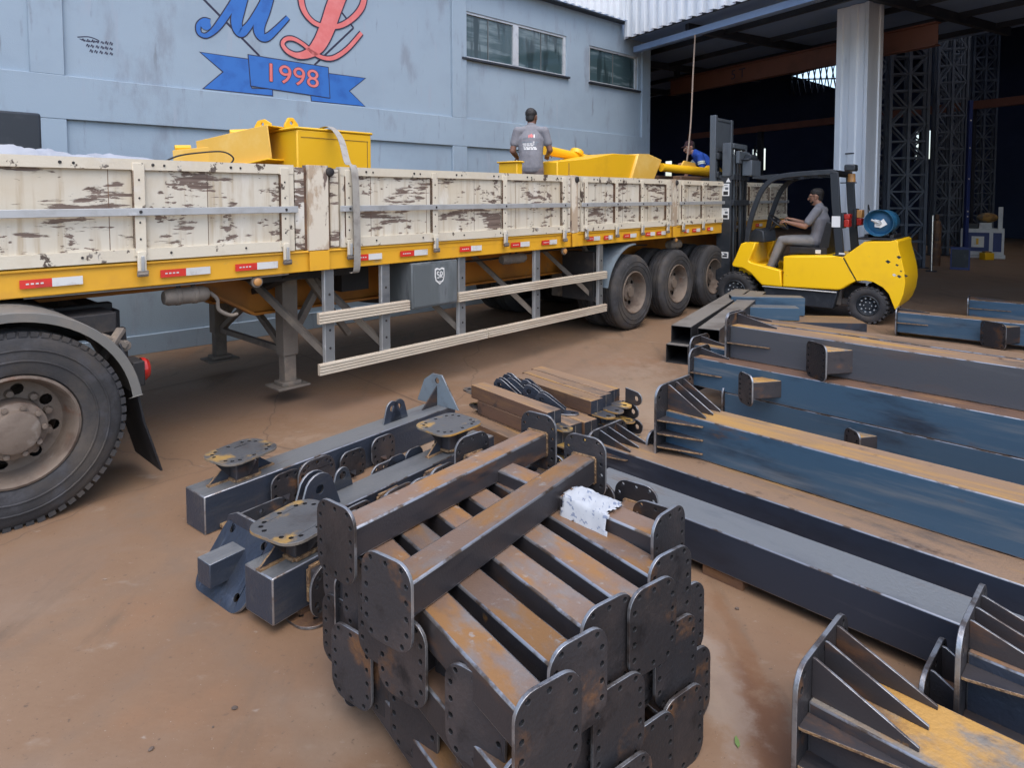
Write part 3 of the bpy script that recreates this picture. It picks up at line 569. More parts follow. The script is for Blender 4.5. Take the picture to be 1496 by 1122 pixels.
def side_panel(x0, x1, posts, y0, sgn=1):
    b = MB(); b.box(x0, x1, y0, y0+.03, 1.39, 2.05, 'board')
    for q in [x0+.31+.62*k for k in range(int((x1-x0)/.62))]: b.box(q-.002, q+.002, y0-.0012, y0, 1.466, 1.984, 'pitbrown')
    p = b.build('side_panel', trl)
    f = MB()
    f.box(x0, x1, y0-.025, y0+.045, 1.985, 2.055, 'cream'); f.box(x0, x1, y0-.022, y0+.042, 1.388, 1.465, 'cream')
    f.box(x0, x0+.05, y0-.021, y0-.001, 1.466, 1.984, 'cream'); f.box(x1-.05, x1, y0-.021, y0-.001, 1.466, 1.984, 'cream');
    k = x0+.25
    while k < x1-.1:
        f.ball((k, y0-.026, 2.02), .011, 'blackframe', n=6); f.ball((k+.07, y0-.026, 2.018), .009, 'blackframe', n=6); f.ball((k+.1, y0-.024, 1.43), .009, 'blackframe', n=6); k += .52
    f.build('border_frame', p)
    r = MB(); r.box(x0-.02, x1+.02, y0-.052, y0-.036, 1.685, 1.735, 'galv'); r.build('middle_rail', p, .003)
    for q in posts:
        m = MB(); m.box(q-.035, q+.035, y0-.034, y0-.0015, 1.42, 2.03, 'cream'); m.box(q-.035, q-.03, y0-.0345, y0-.001, 1.47, 1.98, 'pitbrown')  # brown edge strip also serves as painted shading of the recess
        for z in (1.53, 1.64, 1.80, 1.92): m.ball((q, y0-.034, z), .008, 'blackframe', n=6)
        m.ball((q, y0-.053, 1.71), .012, 'blackframe', n=6); m.build('post', p, .004)
        l = MB(); l.box(q-.026, q+.026, y0-.05, y0-.035, 1.30, 1.45, 'cream'); l.box(q-.034, q+.034, y0-.062, y0-.05, 1.285, 1.325, 'dustyframe'); l.tube([(q-.03, y0-.05, 1.30), (q+.03, y0-.05, 1.30)], .017, 'dustyframe', 8)
        l.bar((q, y0-.058, 1.32), (q, y0-.063, 1.42), .02, .012, 'galv'); l.build('latch', p, .003)
    return p
side_panel(-7.6, -4.78, (-6.85, -5.88, -4.86), 0)
side_panel(-4.36, -1.31, (-4.29, -3.35, -2.39, -1.39), 0)
side_panel(-1.04, 1.08, (-.96, -.30, .32, 1.0), 0)
side_panel(1.37, 5.7, (1.46, 2.10, 3.0, 3.9, 4.8, 5.62), 0)
for x0, x1 in ((-4.765, -4.375), (-1.295, -1.055), (1.095, 1.355)):
    m = MB(); w_ = x1-x0
    m.box(x0+.27*w_, x1-.27*w_, -.03, .06, 1.3785, 2.06, 'stanchion'); m.box(x0, x0+.2*w_, -.012, .03, 1.39, 2.04, 'board'); m.box(x1-.2*w_, x1, -.012, .03, 1.39, 2.04, 'board')
    m.box(x0+.2*w_, x0+.27*w_, .0, .05, 1.39, 2.04, 'pitbrown'); m.box(x1-.27*w_, x1-.2*w_, .0, .05, 1.39, 2.04, 'pitbrown')
    m.box(x0+.27*w_, x1-.27*w_, -.034, -.03, 1.215, 1.372, 'truckyellow')
    m.build('stanchion', trl, .004)
    m = MB(); m.lathe([(.0, -.052), (.022, -.052), (.034, -.045), (.038, -.03), (.038, .0)], 'blackframe', Matrix.Translation((x1-.09, 0, 2.01)), 14); m.build('stanchion_ring', trl)
m = MB(); m.box(-7.6, 5.7, 2.55, 2.58, 1.39, 2.05, 'board'); m.box(-7.6, 5.7, 2.53, 2.6, 1.99, 2.055, 'cream'); m.build('far_side_panel', trl)
m = MB(); m.box(5.702, 5.74, .02, 2.58, 1.39, 2.05, 'board'); m.box(5.70, 5.76, .0, 2.6, 1.21, 1.378, 'truckyellow'); m.build('tailgate', trl)
for a, b in ((-6.53, -6.21), (-5.76, -5.43), (-5.25, -4.92), (-4.23, -3.95), (-3.75, -3.43), (-3.02, -2.72), (-2.28, -1.98), (-1.77, -1.5), (-.91, -.64), (-.55, -.36), (-.1, .21), (.45, .69), (.74, .99), (1.54, 1.69), (1.8, 2.05), (2.3, 2.5), (3.2, 3.5), (4.2, 4.5), (5.0, 5.3)):
    m = MB(); c = a+(b-a)*.5; zt = .004*random.random()
    m.box(a, c, -.016, -.013, 1.262+zt, 1.314+zt, 'reflred'); m.box(c, b, -.016, -.013, 1.262+zt, 1.314+zt, 'reflwhite')
    for k in range(4): m.box(a+.03+k*.024, a+.045+k*.024, -.0175, -.0162, 1.284+zt, 1.293+zt, 'reflwhite')
    m.build('reflective_strip', trl)
# landing legs
for y in (.60, 2.0):
    m = MB(); m.box(-4.60, -4.46, y-.07, y+.07, .42, 1.22, 'dustyframe'); m.box(-4.585, -4.475, y-.055, y+.055, .17, .42, 'dustyframe')
    m.box(-4.68, -4.38, y-.13, y+.13, .135, .155, 'dustyframe'); m.box(-4.62, -4.44, y-.08, y+.08, .155, .19, 'dustyframe')
    m.build('landing_leg', trl, .006)
m = MB(); m.bar((-4.53, .68, .45), (-4.53, 1.93, .45), .05, .05, 'dustyframe'); m.bar((-4.53, .68, .47), (-4.53, 1.9, 1.15), .05, .05, 'dustyframe'); m.bar((-4.53, 1.93, .47), (-4.53, .7, 1.15), .05, .05, 'dustyframe')
m.bar((-4.50, .6, .55), (-4.02, .70, 1.2), .06, .06, 'dustyframe'); m.bar((-4.40, .6, 1.2), (-3.9, .6, .5), .055, .055, 'dustyframe'); m.bar((-4.5, 2.0, .55), (-4.0, 1.9, 1.2), .06, .06, 'dustyframe'); m.build('leg_brace', trl, .004)
# side guard
def rail(x0, x1, z0):
    m = MB(); m.box(x0, x1, -.005, .03, z0, z0+.095, 'guardrail')
    for k in range(4): m.box(x0, x1, -.014, -.0055, z0+.003+k*.0235, z0+.0195+k*.0235, 'guardrail')
    m.build('guard_rail', trl, .003)
rail(-4.57, -3.64, .765); rail(-3.03, -.47, .765); rail(-4.57, -2.63, .342); rail(-2.62, -.47, .342)
for x, z0 in ((-4.45, .40), (-3.88, .40), (-2.95, .40), (-1.79, .40), (-.55, .40)):
    m = MB(); m.box(x-.045, x+.045, .032, .075, z0-.04, 1.205, 'galv'); m.box(x-.04, x+.04, .028, .033, z0, 1.2, 'greysteel')
    for z in (.55, .7, 1.0): m.ball((x, .028, z), .012, 'blackframe', n=6)
    m.build('guard_post', trl, .004)
    m = MB(); m.bar((x+.02, .08, .46), (x-.42, .72, 1.18), .05, .05, 'dustyframe'); m.build('guard_strut', trl)
# toolbox with badge
tb = MB(); tb.box(-3.62, -3.05, -.012, .5, .765, 1.195, 'toolgrey'); tbo = tb.build('tool_box', trl, .012)
m = MB(); m.box(-3.60, -3.07, -.0185, -.0125, .785, 1.175, 'toolgrey'); m.build('lid', tbo, .003)
sh = [(-.058, .07), (-.03, .078), (0, .066), (.03, .078), (.058, .07), (.06, .0), (.05, -.045), (.0, -.085), (-.05, -.045), (-.06, .0)]
m = MB(); MT = Matrix(((1, 0, 0, -3.29), (0, 0, -1, -.0188), (0, 1, 0, 1.055), (0, 0, 0, 1)))
m.plate(sh, .003, 'white', MT); m.plate([(a*.8, b*.8) for a, b in sh], .0045, 'toolgrey', MT)
m.stroke([(-.008, .035), (-.03, .038), (-.03, .015), (-.01, .008), (-.012, -.018), (-.034, -.016)], [.009, .009], 'white', .0047, .001, MT)
m.stroke([(.008, -.02), (.008, .035), (.03, .03), (.03, .008), (.01, .006), (.032, -.02)], [.009, .009], 'white', .0047, .0012, MT)
m.box(-3.33, -3.25, -.0245, -.0235, .995, 1.003, 'white'); m.build('badge', tbo)
m = MB(); m.box(-3.36, -3.31, .05, .1, 1.196, 1.24, 'dustyframe'); m.box(-3.2, -3.15, .05, .1, 1.196, 1.24, 'dustyframe'); m.build('hanger', tbo)
# tanks, lamps, spare details under the deck
def canister(x, y, z, L, r, name='air_tank'):
    m = MB(); M = Matrix.Translation((x, y, z)) @ Matrix.Rotation(R(90), 4, 'Z')
    m.lathe([(0, -L/2), (r*.75, -L/2), (r, -L/2+.03), (r, -L/4), (r*1.07, -L/4+.005), (r*1.07, -L/4+.03), (r, -L/4+.035), (r, L/4-.035), (r*1.07, L/4-.03), (r*1.07, L/4-.005), (r, L/4), (r, L/2-.03), (r*.75, L/2), (0, L/2)], 'dustyframe', M, 20)
    m.bar((x-.05, y, z+r), (x-.05, y, 1.22), .03, .006, 'blackframe'); m.bar((x+.05, y, z+r), (x+.05, y, 1.22), .03, .006, 'blackframe')
    m.build(name, trl)
canister(-5.55, .12, 1.105, .30, .06); canister(-2.06, .16, 1.12, .38, .055); canister(1.62, .2, 1.08, .34, .07)
m = MB(); m.tube(catmull([(-5.4, .12, 1.12), (-5.34, .1, 1.06), (-5.33, .1, .98), (-5.26, .08, .93), (-5.2, .08, .93)], 5), .014, 'dustyframe', 8); m.build('crank_handle', trl)
for x in (-5.07, -1.31, 1.35):
    m = MB(); m.lathe([(0, -.012), (.018, -.011), (.03, -.004), (.03, .01), (.044, .01), (.044, .03), (0, .03)], ['amber']*3+['dustyframe']*3, Matrix.Translation((x, .01, 1.165)), 16); m.build('marker_lamp', trl)
m = MB(); m.tube(catmull([(-6.5, .06, 1.2), (-5.5, .05, 1.195), (-4.8, .05, 1.2)], 6), .007, 'galv', 6); m.tube(catmull([(-4.2, .3, 1.19), (-2.5, .3, 1.12), (-1, .3, 1.16), (1, .3, 1.1)], 6), .012, 'blackframe', 6); m.build('air_line', trl)
m = MB(); m.bar((-4.7, .8, .98), (-4.7, .15, 1.2), .1, .05, 'blackframe'); m.box(-4.95, -4.0, .25, .6, 1.12, 1.2, 'blackframe'); m.box(-4.0, -3.7, .55, .8, .92, 1.15, 'blackframe'); m.build('underbody_bracket', trl)
m = MB(); m.lathe([(0, -.14), (.4, -.14), (.5, -.08), (.51, .08), (.42, .14), (.28, .14), (.26, .02), (0, .02)], 'tyre', Matrix.Translation((-2.6, 1.75, .72)) @ Matrix.Rotation(R(90), 4, 'X'), 32); m.build('spare_tyre', trl)

def wheel(parent, c, Rt=.51, w=.29, face=-1, deep=True, lugs=False, hub=False):
    """truck wheel about local y; outer face towards -y when face=-1"""
    M = Matrix.Translation(c) @ (Matrix.Identity(4) if face < 0 else Matrix.Rotation(R(180), 4, 'Z'))
    rr_ = .57*Rt
    t = MB(); prof = [(rr_, .02), (rr_+.01, .0), (rr_+.035, -.008), (Rt*.80, -.012), (Rt*.91, .002), (Rt*.965, .018), (Rt*.985, .035)]
    for k in range(4):
        y = .045+k*(w-.09)/4; prof += [(Rt, y), (Rt, y+(w-.09)/4-.014), (Rt-.014, y+(w-.09)/4-.012), (Rt-.014, y+(w-.09)/4-.002)]
    prof += [(Rt, w-.045), (Rt*.965, w-.02), (Rt*.8, w+.01), (rr_, w)]
    t.lathe(prof, 'tyre', M, 56)
    for r0, dr in ((Rt*.72, .006), (Rt*.83, .005)):
        t.lathe([(r0-dr, -.0105), (r0-dr*.4, -.0165), (r0+dr*.4, -.0165), (r0+dr, -.0115)], 'tyre', M, 56)
    if lugs:
        for k in range(64):
            a = 2*math.pi*k/64; t.box(Rt*.955, Rt+.0015, .010, .070, -.019, .017, 'tyre', M @ Matrix.Rotation(a, 4, 'Y') )
    to = t.build('tyre', parent)
    r = MB()
    if deep:   # outer wheel of a dual pair: deep dish with the disc far in
        d = .165
        r.lathe([(rr_, .03), (rr_, .0), (rr_-.014, -.006), (rr_-.022, .004), (rr_-.028, .03), (rr_-.04, .06), (rr_-.048, d-.03), (rr_-.06, d-.006)], 'rim', M, 48)
        hl = [circ(.195*math.cos(a)*Rt/.51, .195*math.sin(a)*Rt/.51, .032, 10) for a in [2*math.pi*k/8+.2 for k in range(8)]]
        MP = M @ Matrix(((1, 0, 0, 0), (0, 0, 1, d-.012), (0, -1, 0, 0), (0, 0, 0, 1)))
        r.plate(circ(0, 0, rr_-.055, 40), .012, 'rim', MP, hl, hole_mat='hole')
        if hub:
            r.lathe([(.16, d-.01), (.155, .03), (.12, .012), (.112, -.018), (.10, -.024), (0, -.026)], 'rim', M, 32)
            for k in range(10):
                a = 2*math.pi*k/10; r.lathe([(0, -.004), (.014, -.002), (.016, .016)], 'rim', M @ Matrix.Translation((.132*math.cos(a), 0, .132*math.sin(a))), 8)
            for k in range(10):
                a = 2*math.pi*k/10+.3; r.lathe([(0, d-.055), (.018, d-.052), (.022, d-.03), (.024, d)], 'rim', M @ Matrix.Translation((.185*math.cos(a), 0, .185*math.sin(a))), 8)
        else:
            r.lathe([(.12, d-.01), (.115, d-.07), (.075, d-.085), (.07, d-.11), (0, d-.112)], 'rim', M, 28)
            for k in range(8):
                a = 2*math.pi*k/8+.6; r.lathe([(0, d-.045), (.015, d-.043), (.018, d-.014)], 'rim', M @ Matrix.Translation((.148*math.cos(a), 0, .148*math.sin(a))), 8)
    else:
        r.lathe([(rr_, .03), (rr_-.02, .02), (rr_-.05, .08), (.1, .10), (0, .08)], 'rim', M, 40)
    r.build('rim', to)
    return to
for s in (.20, 1.40, 2.60):
    wheel(trl, (s, -.0, .512)); wheel(trl, (s, .34, .512), deep=False)
    wheel(trl, (s, 2.6, .512), face=1); wheel(trl, (s, 2.26, .512), face=1, deep=False)
    m = MB(); m.tube([(s, .33, .512), (s, 2.27, .512)], .075, 'blackframe', 14); m.box(s-.5, s+.5, .82, .9, .58, .64, 'blackframe'); m.box(s-.5, s+.5, 1.7, 1.78, .58, .64, 'blackframe'); m.box(s-.12, s+.12, .8, .95, .42, .72, 'dustyframe'); m.box(s-.62, s-.5, .78, .94, .45, .8, 'dustyframe'); m.box(s-.62, s-.5, 1.66, 1.82, .45, .8, 'blackframe'); m.build('axle', trl)
m = MB(); n = 14
MG = Matrix.Translation((.20, 0, .512)); prof = []
vs = []; fs = []
for k in range(n+1):
    a = R(168-78*k/n)
    for r_, y in ((.60, -.01), (.60, .60), (.615, -.01), (.615, .60)): vs.append((.2+r_*math.cos(a)*1.1, y, .50+r_*math.sin(a)*1.10))
for k in range(n):
    a = 4*k; b = a+4; fs += [(a, a+1, b+1, b), (a+2, b+2, b+3, a+3), (a, b, b+2, a+2), (a+1, a+3, b+3, b+1)]
fs += [(0, 2, 3, 1)]
m.add(vs, fs, 'mudblue'); m.build('mudguard', trl, smooth=40)
m = MB(); m.box(-.62, -.50, .1, .6, .48, 1.1, 'blackframe'); m.bar((-.6, .3, 1.2), (-.25, .3, .8), .05, .05, 'dustyframe'); m.build('mudguard_bracket', trl)

# ---- tractor (its rear end)
tk = thing('truck_tractor', 'rear end of a dark truck tractor with dusty mudguard at the left edge', 'truck', *TR)
hc = (-6.645, -.41, .535)
wheel(tk, hc, .54, .29, lugs=True, hub=True); wheel(tk, (-6.64, -.02, .525), .525, .29, deep=False)
wheel(tk, (-6.64, 2.2, .525), .525, .29, face=1); 
m = MB(); m.tube([(-6.64, 0, .525), (-6.64, 2.0, .525)], .1, 'blackframe', 14); m.ball((-6.64, .95, .53), .24, 'blackframe'); m.build('axle', tk)
vs = []; fs = []; n = 26
for k in range(n+1):
    t = k/n; a = R(150-144*t); rad = .632
    for r_, y in ((rad, -.40), (rad, .30), (rad+.02, -.40), (rad+.02, .30), (rad-.035, -.41), (rad+.02, -.41)): vs.append((hc[0]-.02+r_*math.cos(a), y, hc[2]+r_*math.sin(a)))
for k in range(n):
    a = 6*k; b = a+6; fs += [(a, b, b+1, a+1), (a+2, a+3, b+3, b+2), (a+1, b+1, b+3, a+3), (a+4, a+5, b+5, b+4), (a, a+4, b+4, b), (a+5, a+2, b+2, b+5)]
e = 6*n; fs += [(e, e+1, e+3, e+2), (e, e+2, e+5, e+4), (0, 2, 3, 1)]
m = MB(); m.add(vs, fs, 'mudgrey'); mg = m.build('mudguard', tk, .008, smooth=45)
m = MB(); vs = []; ppl = [(-6.04, .60), (-6.01, .42), (-5.97, .28), (-5.92, .09)]
for x, z in ppl: vs += [(x, -.39, z), (x, .08, z), (x+.012, -.39, z), (x+.012, .08, z)]
fs = []
for k in range(3): a = 4*k; b = a+4; fs += [(a, b, b+1, a+1), (a+2, a+3, b+3, b+2), (a, a+2, b+2, b), (a+1, b+1, b+3, a+3)]
fs += [(12, 14, 15, 13), (0, 1, 3, 2)]
m.add(vs, fs, 'black'); m.build('mud_flap', tk, smooth=0)
m = MB()
for y in (.35, 1.35): m.box(-7.6, -5.95, y, y+.09, .84, 1.08, 'blackframe')
m.box(-6.05, -5.92, .3, 1.5, .78, 1.03, 'blackframe'); m.box(-6.6, -6.02, .02, .34, .93, 1.06, 'blackframe'); m.box(-7.5, -6.35, .05, 1.6, 1.09, 1.12, 'blackframe')
m.build('chassis_rail', tk, .008)
m = MB(); m.plate([(-.42, -.4), (.22, -.4), (.42, -.2), (.42, -.05), (.1, -.05), (.1, .05), (.42, .05), (.42, .2), (.22, .4), (-.42, .4)], .05, 'blackframe', Matrix.Translation((-6.75, .95, 1.14))); m.build('fifth_wheel', tk, .01)
m = MB(); m.bar((-6.12, .0, .92), (-5.98, -.02, .84), .07, .04, 'dustyframe'); m.bar((-6.08, .0, .82), (-5.98, -.02, .84), .05, .04, 'dustyframe'); m.bar((-6.18, -.1, .74), (-6.0, .0, .95), .06, .03, 'dustyframe'); m.tube([(-5.99, -.04, .84), (-5.99, .04, .84)], .035, 'dustyframe', 12); m.bar((-6.0, .05, .95), (-5.98, .05, .62), .06, .06, 'blackframe'); m.tube(catmull([(-6.05, -.12, .88), (-6.02, -.14, .78), (-5.99, -.12, .74), (-5.97, -.1, .70)], 5), .01, 'black', 6); m.build('mudguard_bracket', tk, .004)
m = MB(); m.box(-6.0, -5.93, -.20, .0, .60, .76, 'blackframe'); lo = m.build('lamp_holder', tk, .008)
m = MB(); m.lathe([(.075, .0), (.075, .02), (.06, .04), (0, .052)], 'redlamp', Matrix.Translation((-5.93, -.12, .69)) @ Matrix.Rotation(R(-90), 4, 'Z'), 20); m.build('tail_lamp', lo)

# ================================================================== LOAD ON THE TRAILER
def TL(x, y, z=0):       # trailer coordinates -> world
    a = R(42.7); return (1.525+x*math.sin(a)-y*math.cos(a), 8.606+x*math.cos(a)+y*math.sin(a), z)
# yellow box
b1 = thing('steel_chute_box', 'yellow steel box section strapped upright on the trailer left of centre', 'steel part', TL(-3.86, .85, DECK), H(42.7))
m = MB(); m.box(-.40, .42, 0, .95, .02, 1.05, 'cargoyellow'); m.box(-.42, .44, -.01, .96, 1.05, 1.075, 'cargoyellow'); m.build('shell', b1, .012)
m = MB(); m.box(-.36, .38, -.004, .0, .98, .984, 'pitbrown'); m.box(.37, .374, -.004, 0, .1, .984, 'pitbrown'); m.build('seam', b1)
m = MB(); m.plate([(-.07, 0), (.07, 0), (.07, .05), (.02, .11), (-.03, .11), (-.07, .04)], .03, 'cargoyellow', Matrix(((1, 0, 0, -.30), (0, 0, -1, .3), (0, 1, 0, 1.076), (0, 0, 0, 1))), [circ(0, .06, .018)]); m.build('lifting_eye', b1, .004)
def channel(name, label, loc, rot, L, hw, hh, tilt=0):
    o = thing(name, label, 'steel part', loc, rot, 'yellow steel channels stacked beside the yellow box')
    m = MB(); t = .014
    m.box(0, L, -hw, -hw+t, 0, hh, 'cargoyellowside'); m.box(0, L, hw-t, hw, 0, hh, 'cargoyellowside'); m.box(0, L, -hw+t, hw-t, hh-t, hh-.0005, 'cargoyellow'); m.box(0, L, -hw-.05, hw+.05, -.014, -.0, 'cargoyellow')
    m.build('channel', o, .004)
    m = MB(); m.plate([(-.1, 0), (.1, 0), (.1, .05), (.03, .1), (-.05, .1), (-.1, .05)], .02, 'cargoyellow', Matrix(((1, 0, 0, L-.2), (0, 0, -1, .02), (0, 1, 0, hh), (0, 0, 0, 1))), [circ(0, .055, .02)]); m.build('lifting_eye', o, .003)
    m = MB(); m.tube([(L-.55, -hw*.4, hh+.03), (L-.45, hw*.4, hh+.03)], .03, 'cargoyellow', 10); m.build('cross_pin', o)
    return o
channel('steel_channel', 'larger yellow steel channel with open end beside the yellow box', (-3.0, 6.55, 2.04), (0, R(-8), H(112)), .90, .16, .32)
channel('steel_channel', 'lower yellow steel channel reaching farthest left of the yellow box', (-3.30, 6.55, 2.05), (0, R(-4), H(100)), .52, .13, .22)
m = MB(); m.box(-.75, .75, -.62, .75, .0, .615, 'pitbrown'); o = m.build('timber_dunnage', bevel=.01); o.location = TL(-5.0, 1.5, DECK); o.rotation_euler = (0, 0, H(44)); tag(o, 'brown timber packing under the yellow channels on the trailer', 'timber')
# strap
m = MB(); pts = catmull([TL(-3.70, 1.78, 2.47), TL(-3.80, 1.2, 2.50), TL(-3.92, .82, 2.475), TL(-4.05, .45, 2.33), TL(-4.20, .12, 2.10), TL(-4.245, -.035, 2.06), TL(-4.25, -.072, 1.9), TL(-4.25, -.085, 1.5), TL(-4.25, -.072, 1.2), TL(-4.25, -.01, 1.17)], 6)
d = Vector((math.sin(R(42.7)), math.cos(R(42.7)), 0))*.032; vs = []; fs = []
for p in pts: vs += [p-d, p+d]
k = len(vs)
nrm = Vector((math.cos(R(42.7)), -math.sin(R(42.7)), .6)).normalized()*.005
vs += [p+nrm for p in vs[:k]]
for i in range(len(pts)-1):
    a = 2*i; fs += [(a, a+2, a+3, a+1), (k+a, k+a+1, k+a+3, k+a+2), (a, k+a, k+a+2, a+2), (a+1, a+3, k+a+3, k+a+1)]
m.add(vs, fs, 'strapgrey'); o = m.build('ratchet_strap', smooth=60); tag(o, 'grey webbing strap over the yellow box and down the trailer side', 'strap')
# crumpled sheets at the left
def crumple(x0, x1, y0, y1, z, amp, mat, name, nx=60, ny=36, seed=0):
    vs = []; fs = []
    for i in range(nx+1):
        for j in range(ny+1):
            x = x0+(x1-x0)*i/nx; y = y0+(y1-y0)*j/ny
            h = amp*(mnoise.noise((x*2.1, y*2.1, seed))+.6*abs(mnoise.noise((x*5, y*5, seed+3)))+.5*abs(mnoise.noise((x*11, y*11, seed+5)))+.25*mnoise.noise((x*23, y*23, seed+6)))
            e = min(i, nx-i, 3)/3*min(j, ny-j, 2)/2
            vs.append(Vector(TL(x, y, z-.10*(1-e)+h)))
    for i in range(nx):
        for j in range(ny): a = i*(ny+1)+j; fs.append((a, a+ny+1, a+ny+2, a+1))
    m = MB(); m.add(vs, fs, mat); o = m.build(name, smooth=50)
    s = o.modifiers.new('t', 'SOLIDIFY'); s.thickness = .004
    return o
o = crumple(-7.5, -6.0, .10, 1.2, 2.075, .045, 'tarp', 'plastic_sheet', seed=1); tag(o, 'larger crumpled white plastic sheet on the load at the far left', 'plastic sheet')
o = crumple(-6.2, -5.55, .15, .8, 2.075, .03, 'tarp', 'plastic_sheet', 16, 10, seed=4); tag(o, 'smaller crumpled white sheet just right of the large one on the load', 'plastic sheet')
m = MB(); m.box(-7.5, -5.5, .2, 1.6, 0, .62, 'pitbrown'); o = m.build('packed_load', bevel=.02); o.location = TL(0, 0, DECK); o.rotation_euler = (0, 0, H(42.7)); tag(o, 'brown packed load under the white plastic sheets on the trailer', 'crate')
dk = thing('dark_crate', 'near black box with a small grey handle slit standing behind the white sheets', 'box', TL(-6.22, 1.0, DECK), H(42.7))
m = MB(); m.box(-1.3, .17, .65, 1.3, .0, 1.10, 'forkdark'); m.build('shell', dk, .02)
m = MB(); m.box(-.62, -.2, .64, .649, .93, .955, 'galv'); m.build('handle', dk)
m = MB(); m.tube(catmull([(-.35, 0, -.02), (-.2, .02, .06), (0, .03, .10), (.15, .0, .11), (.22, -.02, .06), (.17, 0, .0), (.02, .02, -.02)], 6), .007, 'blackframe', 6); o = m.build('wire_loop'); o.location = TL(-5.22, .55, 2.06); o.rotation_euler = (0, 0, H(42.7)); tag(o, 'thin dark wire loop sticking up from the load left of the yellow channels', 'wire')
# yellow hopper trough right of the standing man
h2 = thing('steel_hopper', 'long yellow steel trough with a flared right end lying on the trailer', 'steel part', TL(-.55, .95, DECK+.12), H(43.5))
m = MB()
vs = [(0, 0, .3), (.45, 0, .3), (1.85, 0, .3), (2.5, 0, .25), (0, 0, .93), (.42, 0, .96), (1.35, 0, 1.07), (2.2, 0, 1.05), (2.62, .0, .98)]
prof = [(.25, -.1), (2.2, -.1), (2.44, .4), (2.45, .975), (1.6, .965), (.95, .86), (.25, .79)]
m.plate(prof, .6, 'cargoyellow', Matrix(((1, 0, 0, 0), (0, 0, -1, .6), (0, 1, 0, 0), (0, 0, 0, 1)))); m.build('trough', h2, .012)
m = MB(); m.plate([(1.98, .45), (2.62, .45), (2.96, .92), (2.56, 1.0), (2.24, .99)], .70, 'cargoyellowside', Matrix(((1, 0, 0, 0), (0, 0, -1, .66), (0, 1, 0, 0), (0, 0, 0, 1)))); m.build('flared_end', h2, .01)
m = MB(); m.box(.50, .515, -.006, .606, -.05, .78, 'yellowrust'); m.build('seam', h2)
p1 = thing('pipe_arm', 'yellow pipe with an open collar leaning over the trough beside the standing man', 'steel part', (0, 0, 0), 0)
m = MB(); a_ = Vector(TL(.12, 1.5, 2.50)); b_ = Vector(TL(1.6, 1.5, 2.38)); m.tube([a_, a_.lerp(b_, .3), b_], [.075, .07, .065], 'cargoyellow', 16); m.build('pipe', p1)
m = MB(); m.tube([a_.lerp(b_, .5)+Vector((0, 0, .02)), a_.lerp(b_, .5)+Vector((.02, .03, .085))], .11, 'cargoyellow', 18); m.build('collar', p1, .006)
p2 = thing('pipe_arm', 'yellow pipe with a rounded end cap lying right of the trough by the forklift mast', 'steel part', (0, 0, 0), 0)
m = MB(); a_ = Vector(TL(2.35, .85, 2.30)); b_ = Vector(TL(3.62, .55, 2.235)); m.tube([a_, a_.lerp(b_, .7), b_], [.07, .075, .085], 'cargoyellow', 16); m.build('pipe', p2)
m = MB(); m.ball(b_, .13, 'cargoyellow', (1, 1, .95), 16); m.tube([b_+Vector((-.06, .1, .02)), b_+Vector((.06, -.1, -.02))], .12, 'cargoyellow', 18); m.build('end_cap', p2)
m = MB(); m.plate([(0, 0), (.5, .0), (.42, .07), (.1, .1)], .03, 'cargoyellowside', Matrix.Translation(a_.lerp(b_, .35)+Vector((0, 0, .05))) @ Matrix.Rotation(H(47), 4, 'Z') @ Matrix.Rotation(R(90), 4, 'X')); m.build('fin', p2, .004)
m = MB(); m.box(2.2, 4.2, .4, .55, .0, .76, 'pitbrown'); m.box(2.2, 4.2, .9, 1.1, 0, .78, 'pitbrown'); o = m.build('timber_dunnage', bevel=.01); o.location = TL(0, 0, DECK); o.rotation_euler = (0, 0, H(42.7)); tag(o, 'brown timber packing under the capped yellow pipe near the forklift', 'timber')
m = MB(); m.box(0, .1, 0, .3, 0, .83, 'cargoyellow'); m.box(-.02, .12, -.02, .32, .83, .85, 'cargoyellow'); o = m.build('steel_block', bevel=.01); o.location = TL(-1.62, .5, DECK); o.rotation_euler = (0, 0, H(42.7)); tag(o, 'small yellow steel upright showing just left of the standing man', 'steel part')

